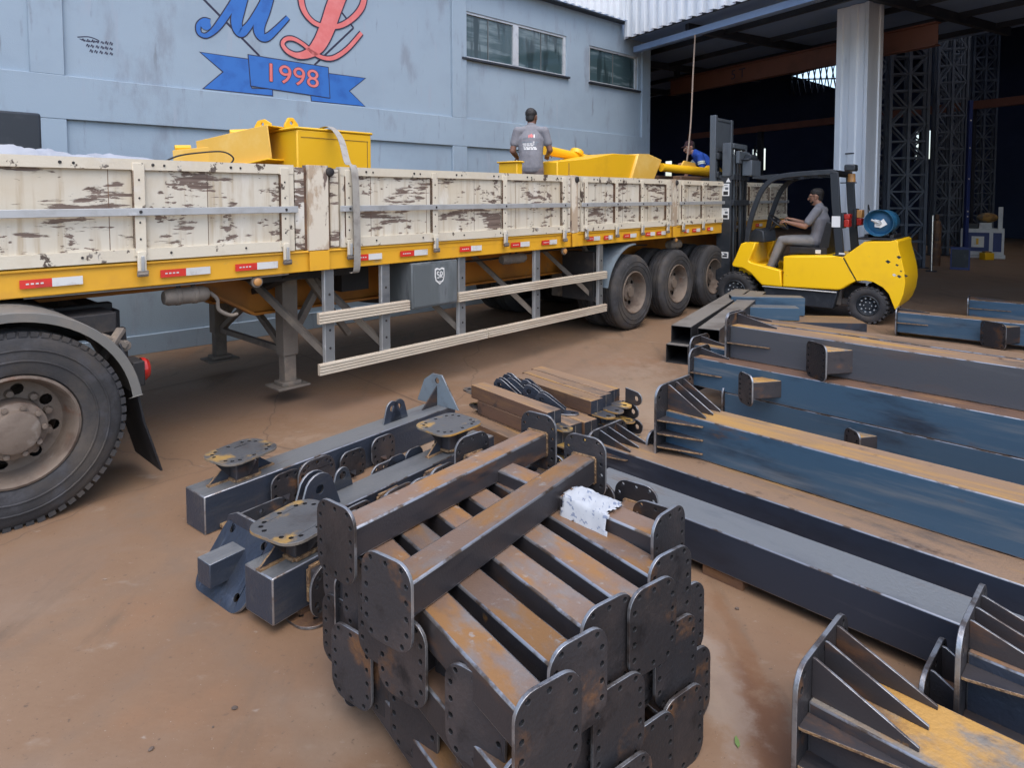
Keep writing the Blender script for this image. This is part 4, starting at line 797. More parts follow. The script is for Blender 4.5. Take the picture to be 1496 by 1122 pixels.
# ================================================================== PEOPLE
class OB(MB):
    """organic shapes: closed tapered lofts that are fused by a voxel remesh"""
    def loft(s, pts, rad, side=None, n=16):
        pts = [Vector(p) for p in pts]; rad = [(r, r) if not isinstance(r, tuple) else r for r in rad]
        P = []; 
        d0 = (pts[0]-pts[1]).normalized(); d1 = (pts[-1]-pts[-2]).normalized()
        for t in (85, 55, 25): P.append((pts[0]+d0*min(rad[0])*math.sin(R(t)), rad[0][0]*math.cos(R(t)), rad[0][1]*math.cos(R(t))))
        for p, r in zip(pts, rad): P.append((p, *r))
        for t in (25, 55, 85): P.append((pts[-1]+d1*min(rad[-1])*math.sin(R(t)), rad[-1][0]*math.cos(R(t)), rad[-1][1]*math.cos(R(t))))
        L = len(P); vs = []; fs = []; up = Vector(side) if side else None
        for i, (p, ra, rb) in enumerate(P):
            d = (P[min(i+1, L-1)][0]-P[max(i-1, 0)][0]).normalized()
            if up is None: up = Vector((0, 1, 0)) if abs(d.y) < .8 else Vector((1, 0, 0))
            a = (up-d*up.dot(d)).normalized(); b = d.cross(a); up = a
            for k in range(n): t = 2*math.pi*k/n; vs.append(p+a*ra*math.cos(t)+b*rb*math.sin(t))
        for i in range(L-1):
            for k in range(n): k2 = (k+1) % n; fs.append((i*n+k, i*n+k2, (i+1)*n+k2, (i+1)*n+k))
        fs.append(tuple(range(n-1, -1, -1))); fs.append(tuple((L-1)*n+k for k in range(n)))
        s.add(vs, fs, 'skin'); return s
    def fuse(s, name, parent, mat, voxel=.008, it=4):
        for i in range(len(s.m)): s.m[i] = 0
        s.mn = [mat]; o = s.build(name, None, smooth=0)
        m = o.modifiers.new('r', 'REMESH'); m.mode = 'VOXEL'; m.voxel_size = voxel
        if it: q = o.modifiers.new('s', 'SMOOTH'); q.iterations = it; q.factor = .5
        bpy.context.view_layer.update()
        me = bpy.data.meshes.new_from_object(o.evaluated_get(bpy.context.evaluated_depsgraph_get())); me.name = name
        old = o.data; bpy.data.objects.remove(o); bpy.data.meshes.remove(old)
        me.polygons.foreach_set('use_smooth', [True]*len(me.polygons))
        if not me.materials: me.materials.append(MATS[mat])
        o = bpy.data.objects.new(name, me); COL.objects.link(o); o.parent = parent; return o
def hand(b, w, d, n, sgn, curl=50):
    w = Vector(w); d = Vector(d).normalized(); n = Vector(n); n = (n-d*n.dot(d)).normalized(); s = d.cross(n)*sgn
    b.loft([w, w+d*.045, w+d*.09], [(.026, .02), (.04, .017), (.038, .014)], side=s)
    for i, L in enumerate((.075, .084, .078, .06)):
        p = w+d*.085+s*(.029-.0195*i); c = R(curl); q = p+(d*math.cos(c*.5)+n*math.sin(c*.5))*L*.45; r = q+(d*math.cos(c*1.2)+n*math.sin(c*1.2))*L*.33; e = r+(d*math.cos(c*1.7)+n*math.sin(c*1.7))*L*.24
        b.loft([p-d*.01, q, r, e], [.0098, .0092, .0085, .0075], n=8)
    p = w+d*.025+s*.03; q = p+(d*.6+s*.65+n*.35).normalized()*.042; r = q+(d*.75+s*.15+n*.6).normalized()*.034
    b.loft([p-s*.012, q, r], [.0135, .0115, .009], n=8)
def person(label, loc, rot, J, skin='skin', shirt='shirtgrey', trousers='trousergrey', sleeves=.62, cap=None, glasses=False, beard=False, palms=((0, 0, -1), (0, 0, -1)), curl=55, hairtop=True):
    t = thing('person', label, 'person', loc, rot)
    V = {k: Vector(v) for k, v in J.items()}
    f = Vector(J['face']).normalized(); u = Vector(J.get('headup', (0, 0, 1))); l = u.cross(f).normalized(); u = f.cross(l)
    hc_ = V['head']; at = lambda a, b_, c: hc_+f*a+l*b_+u*c
    b = OB()
    b.loft([at(-.02, 0, .035), at(.005, 0, .03)], [(.074, .088), (.074, .088)], side=l)
    b.loft([at(.03, 0, .02), at(.035, 0, -.045), at(.045, 0, -.095)], [(.068, .07), (.06, .058), (.038, .035)], side=l)
    b.loft([at(.098, 0, .02), at(.118, 0, -.028)], [.011, .017], n=8)                       # nose
    b.loft([at(.092, 0, -.066), at(.093, 0, -.072)], [(.024, .010), (.022, .010)], side=l, n=8)     # lips
    for q in (-1, 1):
        b.loft([at(.086, q*.014, .036), at(.078, q*.05, .034)], [.013, .012], n=8)           # brow
        b.loft([at(-.005, q*.078, .02), at(.004, q*.077, -.03)], [(.010, .024), (.008, .014)], side=l, n=8)   # ear
    b.loft([V['neck'], at(-.01, 0, -.07)], [.058, .054])
    b.loft([V['pelvis'], V['waist'], V['chest'], V['neck']-Vector((0, 0, .03))], [(.15, .10), (.135, .095), (.165, .105), (.08, .06)], side=V['shL']-V['shR'])
    for q in 'LR':
        b.loft([V['sh'+q], V['el'+q]], [.05, .041]); b.loft([V['el'+q], V['el'+q].lerp(V['wr'+q], .35), V['wr'+q]], [.040, .039, .027])
        hand(b, V['wr'+q], V['ha'+q]-V['wr'+q], palms[0 if q == 'L' else 1], 1 if q == 'L' else -1, curl)
    body = b.fuse('body', t, skin, .0065, 3)
    s = OB(); sd = (V['shL']-V['shR'])
    s.loft([V['pelvis']+(V['waist']-V['pelvis'])*-.1, V['waist'], V['chest'], V['chest'].lerp(V['neck'], .75)], [(.178, .125), (.165, .118), (.185, .125), (.125, .085)], side=sd)
    s.loft([V['shL']*.9+V['shR']*.1+Vector((0, 0, .0)), V['chest'].lerp(V['neck'], .8), V['shR']*.9+V['shL']*.1], [.058, .066, .058])
    for q in 'LR':
        e = V['sh'+q].lerp(V['el'+q], sleeves if sleeves <= 1 else 1); s.loft([V['sh'+q], e], [.068, .062 if sleeves <= 1 else .055])
        if sleeves > 1: s.loft([V['el'+q], V['wr'+q]], [.056, .042])
    s.loft([V['neck']+Vector((0, 0, -.03)), V['neck']+Vector((0, 0, .012))], [.066, .064])
    so = s.fuse('shirt', t, shirt, .0075, 4)
    p = OB()
    p.loft([V['pelvis']+(V['waist']-V['pelvis'])*.35, V['pelvis'], (V['hiL']+V['hiR'])/2], [(.158, .112), (.168, .12), (.165, .11)], side=sd)
    for q in 'LR':
        p.loft([V['hi'+q], V['hi'+q].lerp(V['kn'+q], .5), V['kn'+q]], [.092, .082, .066]); p.loft([V['kn'+q], V['kn'+q].lerp(V['an'+q], .4), V['an'+q]], [.066, .064, .055])
    p.fuse('trousers', t, trousers, .008, 4)
    for q in 'LR':
        k = OB(); a = V['an'+q]; tf = (V['to'+q]-a); k.loft([a+Vector((0, 0, -.005)), a+tf*.08+Vector((0, 0, -.03))], [.05, .05]); k.loft([a-tf*.3+Vector((0, 0, -.045)), a+tf*.5+Vector((0, 0, -.045)), V['to'+q]+Vector((0, 0, .0))], [(.042, .035), (.047, .034), (.035, .022)], side=sd)
        k.fuse('shoe', t, 'black', .007, 2)
    h = OB()
    if hairtop: h.loft([at(-.035, 0, .052), at(.012, 0, .062)], [(.079, .086), (.076, .076)], side=l); h.loft([at(-.05, 0, .05), at(-.052, 0, -.03)], [(.07, .055), (.06, .042)], side=l)
    if beard: h.loft([at(.05, .05, -.075), at(.082, 0, -.112), at(.05, -.05, -.075)], [.016, .018, .016], n=8)
    if hairtop: h.fuse('hair', t, 'hair', .007, 2)
    if cap:
        c = OB(); c.loft([at(-.02, 0, .06), at(.005, 0, .065)], [(.084, .09), (.084, .085)], side=l); c.loft([at(.07, 0, .055), at(.16, 0, .04)], [(.065, .010), (.055, .007)], side=l); c.fuse('cap', t, cap, .006, 2)
    for q in (-1, 1):
        e = MB(); e.ball(tuple(at(.083, q*.031, .012)), .012, 'white', n=10); e.ball(tuple(at(.0905, q*.031, .012)), .0062, 'black', n=8); e.build('eye', t)
    if glasses:
        m = MB()
        for q in (-1, 1):
            ring = [at(.104, q*.033, .012)+l*.026*math.cos(2*math.pi*k/16)+u*.019*math.sin(2*math.pi*k/16) for k in range(17)]; m.tube(ring, .0035, 'black', 6)
            m.tube([at(.102, q*.06, .018), at(0, q*.083, .022)], .0035, 'black', 6)
        m.tube([at(.108, .008, .016), at(.108, -.008, .016)], .0035, 'black', 6); m.build('glasses', t)
    return t, so, V
# man seen from behind on the trailer
pw = (.262, 9.05, DECK)
t, so, V = person('man seen from behind in a grey printed shirt standing on the trailer behind the boards', pw, H(4), dict(
    pelvis=(0, 0, .84), waist=(.0, 0, .98), chest=(.05, 0, 1.21), neck=(.085, 0, 1.40), head=(.115, -.005, 1.525), face=(1, -.35, -.15), headup=(.1, 0, 1),
    shL=(.05, .185, 1.335), shR=(.05, -.185, 1.335), elL=(.02, .255, 1.06), elR=(.05, -.265, 1.07), wrL=(.22, .20, .98), wrR=(.29, -.23, 1.02), haL=(.32, .16, .95), haR=(.38, -.22, 1.02),
    hiL=(0, .09, .80), hiR=(0, -.09, .80), knL=(.04, .11, .45), knR=(.03, -.11, .45), anL=(-.02, .12, .10), anR=(-.02, -.12, .10), toL=(.18, .14, .03), toR=(.18, -.14, .03)), 'skindark', 'shirtgrey', 'trouserbrown')
# printed back of the shirt: rows of small print laid on the cloth
def print_on(so, rows, t, mat_of):
    bpy.context.view_layer.update()
    me = so.data; from mathutils.bvhtree import BVHTree
    tree = BVHTree.FromPolygons([v.co.copy() for v in me.vertices], [tuple(p.vertices) for p in me.polygons])
    m = MB()
    for (y0, y1, z0, z1, mat) in rows:
        n = 8; vs = []; ok = True
        for k in range(n+1):
            y = y0+(y1-y0)*k/n
            for z in (z0, z1):
                hit = tree.ray_cast(Vector((-1, y, z)), Vector((1, 0, 0)))
                if hit[0] is None: ok = False; break
                vs.append(hit[0]+Vector((-.002, 0, 0)))
            if not ok: break
        if ok: m.add(vs, [(2*k, 2*k+1, 2*k+3, 2*k+2) for k in range(n)], mat)
    m.build('shirt_print', so, smooth=60)
random.seed(5); rows = []
for i, z in enumerate((1.19, 1.165, 1.14, 1.115, 1.09)):
    y = .115-.006*i
    while y > -.07:
        wd = .02+.03*random.random(); rows.append((y, y-wd, z-.02, z-.02+(.011 if i < 4 else .02), 'white' if i in (3, 4) or random.random() < .6 else 'mudblue')); y -= wd+.008
for k in range(5): rows.append((.03-.018*k, .017-.018*k, 1.235+.008*(k % 2), 1.275+.008*(k % 3), 'logored' if k < 4 else 'white'))
for k in range(4): rows.append((.10-.016*k, .09-.016*k, 1.215, 1.24, 'mudblue'))
print_on(so, rows, t, None)
# man in blue bending over the load
loc = TL(4.25, 1.05, DECK)
t, so, V = person('bending man in blue work jacket with reflective sleeve bands and a dark cap', loc, H(-78), dict(
    pelvis=(-.22, 0, .84), waist=(-.15, 0, .98), chest=(.02, 0, 1.14), neck=(.15, 0, 1.26), head=(.24, .0, 1.355), face=(1, .25, -.25), headup=(.2, 0, 1),
    shL=(.06, .18, 1.19), shR=(.06, -.18, 1.19), elL=(.02, .24, .93), elR=(.22, -.24, .98), wrL=(.24, .19, .86), wrR=(.34, -.14, 1.02), haL=(.34, .17, .83), haR=(.40, -.08, 1.07),
    hiL=(-.24, .09, .80), hiR=(-.24, -.09, .80), knL=(-.12, .12, .46), knR=(-.16, -.12, .46), anL=(-.24, .13, .10), anR=(-.26, -.13, .10), toL=(-.04, .15, .03), toR=(-.06, -.15, .03)), 'skin', 'workblue', 'workblue', 2, cap='capdark')
for q in 'LR':
    for fr_, mt, rr_ in ((.46, 'refstripe', .0665), (.53, 'galv', .0655), (.60, 'refstripe', .0665)):
        m = MB(); a = V['sh'+q].lerp(V['el'+q], fr_); d = (V['el'+q]-V['sh'+q]).normalized()*.011; m.tube([a-d, a+d], rr_+.003, mt, 20); m.build('reflective_band', so)

# ================================================================== FORKLIFT  (x forward, y towards the yard)
FK = ((5.045, 9.09, 0), H(-50))
fk = thing('forklift', 'yellow forklift with black overhead guard and raised mast at the trailer side', 'forklift', *FK)
FP = lambda y: Matrix(((1, 0, 0, 0), (0, 0, -1, y), (0, 1, 0, 0), (0, 0, 0, 1)))     # profile in xz, extruded towards -y
cw = catmull([(.08, 1.17, 0), (-.15, 1.185, 0), (-.33, 1.20, 0)], 3); 
m = MB(); prof = [(.365, .94), (.10, 1.165), (-.20, 1.18), (-.28, 1.205), (-.315, 1.18), (-.315, 1.12), (-.365, .92), (-.40, .76), (-.412, .62), (-.395, .46), (-.35, .32), (-.30, .24), (-.265, .33), (-.22, .45), (-.14, .54), (-.03, .60), (.08, .615), (.185, .60)]
m.plate(prof, 1.06, 'forkyellow', FP(-.02)); m.build('counterweight', fk, .07, 4, 50)
m = MB(); m.plate([(.36, .925), (.19, .60), (.27, .55), (.36, .475), (.44, .445), (1.215, .425), (1.21, .895), (1.0, .91), (.52, .945)], 1.04, 'forkyellow', FP(-.03)); hd = m.build('hood', fk, .02, 3, 50)
m = MB(); m.stroke([(1.21, .645), (1.0, .685), (.72, .80), (.55, .905), (.44, .93)], [.012, .012], 'black', 0, .002, FP(-.0295)); m.stroke([(.37, .92), (.28, .75), (.19, .60)], [.012, .012], 'black', 0, .002, FP(-.0285)); m.stroke(circ(.60, .67, .07, 14)+[(.67, .67)], [.006, .006], 'yellowrust', 0, .002, FP(-.0295)); m.build('seam', hd)
m = MB()
side = [(1.222, .425), (1.52, .425), (1.60, .50), (1.70, .60), (1.82, .67), (1.99, .685), (2.0, .73), (1.94, .86), (1.86, 1.06), (1.80, 1.085), (1.62, 1.085), (1.66, .96), (1.73, .80), (1.70, .765), (1.24, .67)]
m.plate(side, .16, 'forkyellow', FP(-.02)); m.plate(side, .16, 'forkyellow', FP(-.92)); m.box(1.60, 1.95, -.919, -.181, .55, .72, 'forkyellow'); m.box(1.74, 1.86, -.919, -.181, .721, 1.07, 'forkyellow'); m.build('front_cowl', fk, .02, 3, 50)
m = MB(); m.stroke([(-.385, .64), (-.2, .62), (.0, .66)], [.006, .006], 'blackframe', 0, .002, FP(-.0195)); m.build('seam', fk)
m = MB(); m.box(1.217, 1.73, -.919, -.181, .55, .58, 'black'); m.build('floor_plate', fk)
m = MB(); m.plate([(1.52, .41), (.44, .43), (.50, .16), (1.40, .17), (1.47, .26)], .98, 'forkdark', FP(-.06)); m.box(.45, 1.52, -.055, -.02, .400, .418, 'galv'); m.build('frame', fk, .012)
m = MB(); m.box(.42, .75, -.9, -.2, .2, .44, 'dustyframe'); m.tube([(.04, -.1, .265), (.04, -1.0, .265)], .06, 'blackframe'); m.box(.2, .42, -.7, -.35, .25, .5, 'blackframe'); m.box(.3, .5, -.8, -.25, .21, .3, 'dustyframe'); m.build('axle', fk, .01); m = MB(); m.tube([(1.94, -.2, .31), (1.94, -.9, .31)], .08, 'blackframe'); m.build('axle', fk)
def fwheel(c, Rt, w, face):
    M = Matrix.Translation(c) @ (Matrix.Rotation(R(180), 4, 'Z') if face > 0 else Matrix.Identity(4)); rr_ = .56*Rt
    t = MB(); t.lathe([(rr_, .01), (rr_+.02, -.006), (Rt*.78, -.012), (Rt*.9, .0), (Rt*.94, .02), (Rt*.94, w-.02), (Rt*.9, w), (rr_, w)], 'tyre', M, 44)
    for k in range(22):
        a = 2*math.pi*k/22
        for s_, y0 in ((0, .002), (.5, w/2)):
            t.box(Rt*.90, Rt, y0, y0+w/2-.004, -.022, .022, 'tyre', M @ Matrix.Rotation(a+s_*2*math.pi/22, 4, 'Y') @ Matrix.Rotation(R(14 if y0 > .01 else -14), 4, 'X'))
    to = t.build('tyre', fk, .004)
    r = MB(); r.lathe([(rr_, .01), (rr_-.012, .0), (rr_-.02, .02), (rr_-.04, .05), (.08*Rt/.3, .06), (.075*Rt/.3, .03), (0, .028)], 'forkdark', M, 32)
    for rad, nn, sz in ((.115*Rt/.3, 10, .014), (.058*Rt/.3, 6, .010)):
        for k in range(nn): a = 2*math.pi*k/nn; r.lathe([(0, .022 if rad < .1 else .03), (sz*.8, .024 if rad < .1 else .034), (sz, .058)], 'galv', M @ Matrix.Translation((rad*math.cos(a), 0, rad*math.sin(a))), 8)
    r.build('rim', to); return to
fwheel((1.94, 0, .305), .305, .23, 1); fwheel((1.94, -1.10, .305), .305, .23, -1); fwheel((.04, -.0, .262), .262, .2, 1); fwheel((.04, -1.1, .262), .262, .2, -1)
# overhead guard
m = MB()
def ribbon(mb, P, w, h, mat, y):
    P = [Vector((a, y, b)) for a, b in P]; k = len(P); vs = []; fs = []
    for i, p in enumerate(P):
        d = (P[min(i+1, k-1)]-P[max(i-1, 0)]).normalized(); nn = Vector((-d.z, 0, d.x))
        vs += [p+nn*h/2+Vector((0, w/2, 0)), p+nn*h/2-Vector((0, w/2, 0)), p-nn*h/2-Vector((0, w/2, 0)), p-nn*h/2+Vector((0, w/2, 0))]
    for i in range(k-1):
        for j in range(4): a = 4*i+j; b = 4*i+(j+1) % 4; fs.append((a, b, b+4, a+4))
    fs += [(3, 2, 1, 0), (4*k-4, 4*k-3, 4*k-2, 4*k-1)]; mb.add(vs, fs, mat)
gp = [(p.x, p.y) for p in catmull([(1.79, 1.07, 0), (1.745, 1.40, 0), (1.60, 1.84, 0), (1.45, 2.04, 0), (1.25, 2.12, 0), (.9, 2.15, 0), (.53, 2.165, 0)], 6)]
for y in (-.09, -1.01):
    ribbon(m, gp, .05, .075, 'forkdark', y); ribbon(m, [(.53, 2.16), (.50, 1.7), (.43, .955)], .05, .115, 'forkdark', y)
    m.box(.35, .52, y-.04, y+.04, .94, .96, 'forkdark')
for x in (.56, .75, .94, 1.13, 1.30): m.box(x-.02, x+.02, -.984, -.116, 2.10, 2.14, 'forkdark')
m.box(.50, .57, -1.03, -.07, 2.13, 2.19, 'forkdark'); m.build('overhead_guard', fk, .008, smooth=40)
m = MB(); m.plate([(1.32, 2.155), (1.72, 2.13), (1.74, 2.09), (1.36, 2.07)], .9, 'forkdark', FP(-.1)); m.build('guard_visor', fk, .01)
m = MB(); m.box(.43, .545, -.0635, -.0625, 1.36, 1.52, 'white'); m.box(.36, .44, -.063, -.062, .965, .99, 'white'); m.build('sticker', fk)
m = MB(); m.tube([(.36, -.35, 2.02), (.36, -.35, 2.14)], [.055, .05], 'amber', 14); m.box(.30, .5, -.40, -.30, 2.0, 2.016, 'forkdark'); m.build('beacon', fk)
m = MB(); m.box(.27, .42, -.33, -.15, 2.17, 2.27, 'forkdark', Matrix.Translation((.0, 0, .0))); m.build('work_lamp', fk, .02)
for y in (-.98, -.55):
    pass
m = MB(); m.box(.33, .40, -1.08, -.90, 1.36, 1.47, 'redlamp'); m.box(.325, .40, -1.08, -.90, 1.475, 1.60, 'amber'); m.box(.40, .44, -1.09, -.89, 1.34, 1.62, 'forkdark'); m.build('tail_lamp', fk, .01)
m = MB(); m.box(.33, .40, -.30, -.13, 1.36, 1.47, 'redlamp'); m.box(.325, .40, -.30, -.13, 1.475, 1.55, 'redlamp'); m.box(.40, .44, -.31, -.11, 1.34, 1.57, 'forkdark'); m.build('tail_lamp', fk, .01)
# mast
for y in (-.25, -.85):
    m = MB(); m.box(2.10, 2.34, y-.05, y+.05, .10, 2.14, 'forkdark'); m.box(2.11, 2.25, y+.03*(1 if y > -.5 else -1)-.035, y+.03*(1 if y > -.5 else -1)+.035, 2.141, 2.68, 'mastgrey'); m.build('mast_rail', fk, .006)
m = MB()
for z in (.3, 1.66, 2.08): m.box(2.06, 2.10, -.90, -.20, z, z+.09, 'forkdark')
m.box(2.10, 2.26, -.82, -.28, 2.60, 2.68, 'mastgrey'); m.box(2.26, 2.30, -.92, -.18, 2.10, 2.16, 'forkdark'); m.build('mast_tie', fk, .006)
m = MB()
for y in (-.4, -.70): m.tube([(2.14, y, .2), (2.14, y, 2.5)], .03, 'mastgrey', 12); m.tube([(2.14, y, 2.1), (2.14, y, 2.58)], .018, 'chrome', 12)
m.tube([(2.2, -.55, .4), (2.2, -.55, 2.5)], .035, 'forkdark', 12); m.build('lift_cylinder', fk)
m = MB()
for y in (-.34, -.47, -.62, -.76): m.tube([(2.06, y, .3), (2.07, y, 1.5), (2.06, y, 2.55)], .011, 'black', 6)
m.build('hose', fk)
m = MB()
m.box(2.36, 2.42, -.92, -.84, 2.10, 3.12, 'mastgrey'); m.box(2.34, 2.44, -.20, -.12, 2.05, 3.14, 'mastgrey'); m.box(2.375, 2.40, -.839, -.201, 2.62, 3.06, 'mastgrey'); m.box(2.365, 2.415, -.839, -.201, 3.061, 3.11, 'mastgrey'); m.box(2.365, 2.415, -.839, -.201, 2.56, 2.615, 'mastgrey')
m.build('load_backrest', fk, .006)
m = MB(); m.box(2.30, 2.36, -.95, -.15, 2.12, 2.22, 'forkdark'); m.box(2.30, 2.36, -.95, -.15, 2.42, 2.52, 'forkdark'); m.box(2.02, 2.08, -.80, -.32, 2.35, 2.55, 'mastgrey'); m.box(1.86, 2.02, -.86, -.45, 2.15, 2.40, 'mastgrey'); m.tube([(1.95, -.5, 2.45), (1.95, -.8, 2.45)], .06, 'forkdark', 12); m.box(1.9, 2.04, -.9, -.4, 2.40, 2.43, 'forkdark'); m.build('carriage', fk, .008)
for y in (-.32, -.78):
    m = MB(); m.box(2.365, 3.5, y-.05, y+.05, 2.075, 2.115, 'forkdark'); m.box(2.365, 2.41, y-.05, y+.05, 2.116, 2.55, 'forkdark'); m.build('fork', fk, .004)
for z0, z1 in ((1.82, 2.02), (1.44, 1.62), (.80, .90)):
    m = MB(); m.box(2.13, 2.25, -.1995, -.1985, z0, z1, 'white'); zc = (z0+z1)/2
    m.box(2.15, 2.23, -.1983, -.1978, z0+.015, z0+.015+(z1-z0)*.3, 'black'); m.box(2.15, 2.20, -.1983, -.1978, zc, zc+(z1-z0)*.2, 'mastgrey'); m.box(2.16, 2.22, -.1983, -.1978, z1-.03, z1-.02, 'mastgrey'); m.build('sticker', fk)
m = MB(); m.plate([(-.04, 0), (.04, 0), (0, .07)], .001, 'white', Matrix(((1, 0, 0, 2.15), (0, 0, -1, -.1985), (0, 1, 0, 2.045), (0, 0, 0, 1)))); m.build('sticker', fk)
# cab
m = MB(); m.box(.66, 1.20, -.80, -.30, .93, 1.03, 'black'); m.plate([(.78, 1.03), (.64, 1.03), (.60, 1.40), (.68, 1.42)], .46, 'black', FP(-.32)); m.box(.74, .82, -.29, -.28, .94, 1.0, 'white'); m.build('seat', fk, .03, 3)
m = MB(); m.plate([(1.56, 1.08), (1.86, 1.075), (1.80, 1.22), (1.72, 1.30), (1.58, 1.26)], .55, 'forkdark', FP(-.25)); m.tube([(1.66, -.55, 1.2), (1.47, -.55, 1.39)], .025, 'black', 10); m.build('dashboard', fk, .02)
m = MB(); sc_ = Vector((1.46, -.55, 1.40)); ax = Vector((-.62, 0, .78)); s1 = Vector((0, 1, 0)); s2 = ax.cross(s1)
ring = [sc_+.175*(s1*math.cos(2*math.pi*k/28)+s2*math.sin(2*math.pi*k/28)) for k in range(29)]; m.tube(ring, .014, 'black', 8, caps=False)
for a in (90, 210, 330): m.tube([sc_, sc_+.17*(s1*math.cos(R(a))+s2*math.sin(R(a)))], .010, 'black', 6)
m.ball(tuple(sc_), .035, 'black'); m.build('steering_wheel', fk)
m = MB()
for k, y in enumerate((-.78, -.84, -.90)): m.tube([(1.66, y, 1.2), (1.60, y, 1.42)], .009, 'black', 6); m.ball((1.60, y, 1.43), .022, 'black', n=8)
m.build('lever', fk)
m = MB()
for x, z, r_ in ((-.20, .90, .034), (-.33, .97, .03), (-.31, .86, .022), (-.36, .78, .016), (-.28, .72, .028), (-.34, .705, .03), (-.42, .72, .024)):
    m.plate([(x-r_, z), (x, z-r_*.8), (x+r_, z+.004), (x+.004, z+r_*.8)], .0012, 'forkdark' if r_ != .028 else 'reflwhite', FP(-.0195))
m.build('decal', fk, smooth=0)
m = MB(); m.box(-.27, .22, -.92, -.18, 1.185, 1.215, 'black'); m.box(-.22, -.17, -.85, -.25, 1.216, 1.26, 'black'); m.box(.10, .15, -.85, -.25, 1.216, 1.26, 'black'); m.build('gas_cradle', fk, .006)
m = MB(); m.tube(catmull([(.16, -.7, 1.22), (.19, -.68, 1.5), (.17, -.55, 1.68), (.12, -.4, 1.60)], 6), .008, 'black', 6); m.build('gas_hose', fk)
gs = thing('gas_cylinder', 'blue gas cylinder lying across the rear of the yellow forklift', 'gas cylinder', *FK)
GM = Matrix.Translation((-.035, -.55, 1.43))
m = MB(); m.lathe([(0, -.30), (.10, -.295), (.155, -.27), (.175, -.22), (.175, -.02), (.178, -.015), (.178, .015), (.175, .02), (.175, .20), (.16, .245), (.12, .265), (0, .275)], 'gasblue', GM, 36); m.build('shell', gs)
m = MB(); m.lathe([(.158, .24), (.172, .25), (.185, .36), (.190, .36), (.190, .35), (.178, .24)], 'gasblue', GM, 36); m.build('collar', gs)
m = MB(); m.lathe([(0, .34), (.03, .34), (.035, .32), (.025, .28), (.025, .26)], 'galv', GM, 14); m.tube([(-.035, -.22, 1.43), (.06, -.21, 1.47)], .016, 'galv', 8); m.plate([(-.08, -.02), (.0, -.07), (.08, -.06), (.08, .05), (0, .03), (-.03, .06)], .004, 'white', Matrix(((1, 0, 0, -.06), (0, 0, -1, -.235), (0, 1, 0, 1.43), (0, 0, 0, 1)))); m.build('valve', gs)
# driver
t, so, V = person('driver with dark hair and black glasses in grey clothes seated on the forklift', FK[0], FK[1], dict(
    pelvis=(.86, -.55, 1.14), waist=(.83, -.55, 1.25), chest=(.82, -.55, 1.46), neck=(.85, -.55, 1.655), head=(.89, -.55, 1.80), face=(1, .1, -.08), headup=(0, 0, 1),
    shL=(.83, -.37, 1.59), shR=(.83, -.73, 1.59), elL=(.99, -.33, 1.345), elR=(1.06, -.77, 1.36), wrL=(1.26, -.41, 1.40), wrR=(1.28, -.68, 1.44), haL=(1.36, -.43, 1.43), haR=(1.38, -.66, 1.47),
    hiL=(.92, -.45, 1.12), hiR=(.92, -.65, 1.12), knL=(1.36, -.42, 1.12), knR=(1.38, -.68, 1.12), anL=(1.52, -.42, .70), anR=(1.56, -.68, .70), toL=(1.70, -.41, .625), toR=(1.72, -.69, .625)), 'skin', 'shirtgrey', 'trousergrey', .7, glasses=True, beard=True, palms=((.6, 0, -.8), (.6, 0, -.8)), curl=75)

# ================================================================== STEEL ON THE GROUND
YZ = lambda x: Matrix(((0, 0, 1, x), (1, 0, 0, 0), (0, 1, 0, 0), (0, 0, 0, 1)))       # plate xy -> local yz, extruded along +x
def bolt_holes(w, h, r=.008, inset=.02, nx=3, ny=4):
    out = []
    for i in range(nx):
        x = (w/2-inset-.018)*(2*i/(nx-1)-1)
        out += [circ(x, h/2-inset, r, 8), circ(x, -h/2+inset, r, 8)]
    for j in range(ny):
        y = (h/2-inset-.04)*(2*j/(ny-1)-1) if ny > 1 else 0
        out += [circ(w/2-inset, y, r, 8), circ(-w/2+inset, y, r, 8)]
    return out
def weld_ring(mb, x, w, h, d):
    r = .006
    for s in (-1, 1):
        mb.bar((x, s*(w/2+.001), -h/2), (x, s*(w/2+.001), h/2), r*1.6, r*1.6, 'weld', (1, 0, 0)); mb.bar((x, -w/2, s*(h/2+.001)), (x, w/2, s*(h/2+.001)), r*1.6, r*1.6, 'weld')
def end_plate(parent, x, pw, ph, dz=0, t=.012, r=.058, mat='plate', dy=0, nx=3, ny=4, hr=.0075, ins=.02):
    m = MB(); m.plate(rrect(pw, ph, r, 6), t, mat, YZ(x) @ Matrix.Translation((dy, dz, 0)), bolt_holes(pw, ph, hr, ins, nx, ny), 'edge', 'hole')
    return m.build('end_plate', parent, .0022, 2, 50)
def stub_proto(L, w=.106, side='rustside', top='rusttop', pm='plate', pw=.20, ph=.258, dz=.008):
    t = thing('stub_column', 'x', 'steel stub', (0, 0, 0), 0, 'stub columns with bolted end plates in the front stack')
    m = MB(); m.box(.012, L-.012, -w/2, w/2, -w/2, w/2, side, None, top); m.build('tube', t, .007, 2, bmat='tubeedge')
    m = MB(); weld_ring(m, .016, w, w, 1); weld_ring(m, L-.016, w, w, -1); m.build('weld_bead', t, .002)
    end_plate(t, 0, pw, ph, dz, mat=pm); end_plate(t, L-.012, pw, ph, dz, mat=pm)
    return t
PA = stub_proto(1.02); PB = stub_proto(1.15, pm='plate'); used = {}
def stub(proto, x, y, z, hd, label, rx=0):
    o = proto if proto not in used else copy_tree(proto); used[proto] = 1
    o.location = (x, y, z); o.rotation_euler = (R(rx), 0, H(hd)); o['label'] = label; return o
aV = Vector((-.602, .799)); nA = Vector((.799, .602)); bV = Vector((.595, .804)); nB = Vector((.804, -.595))
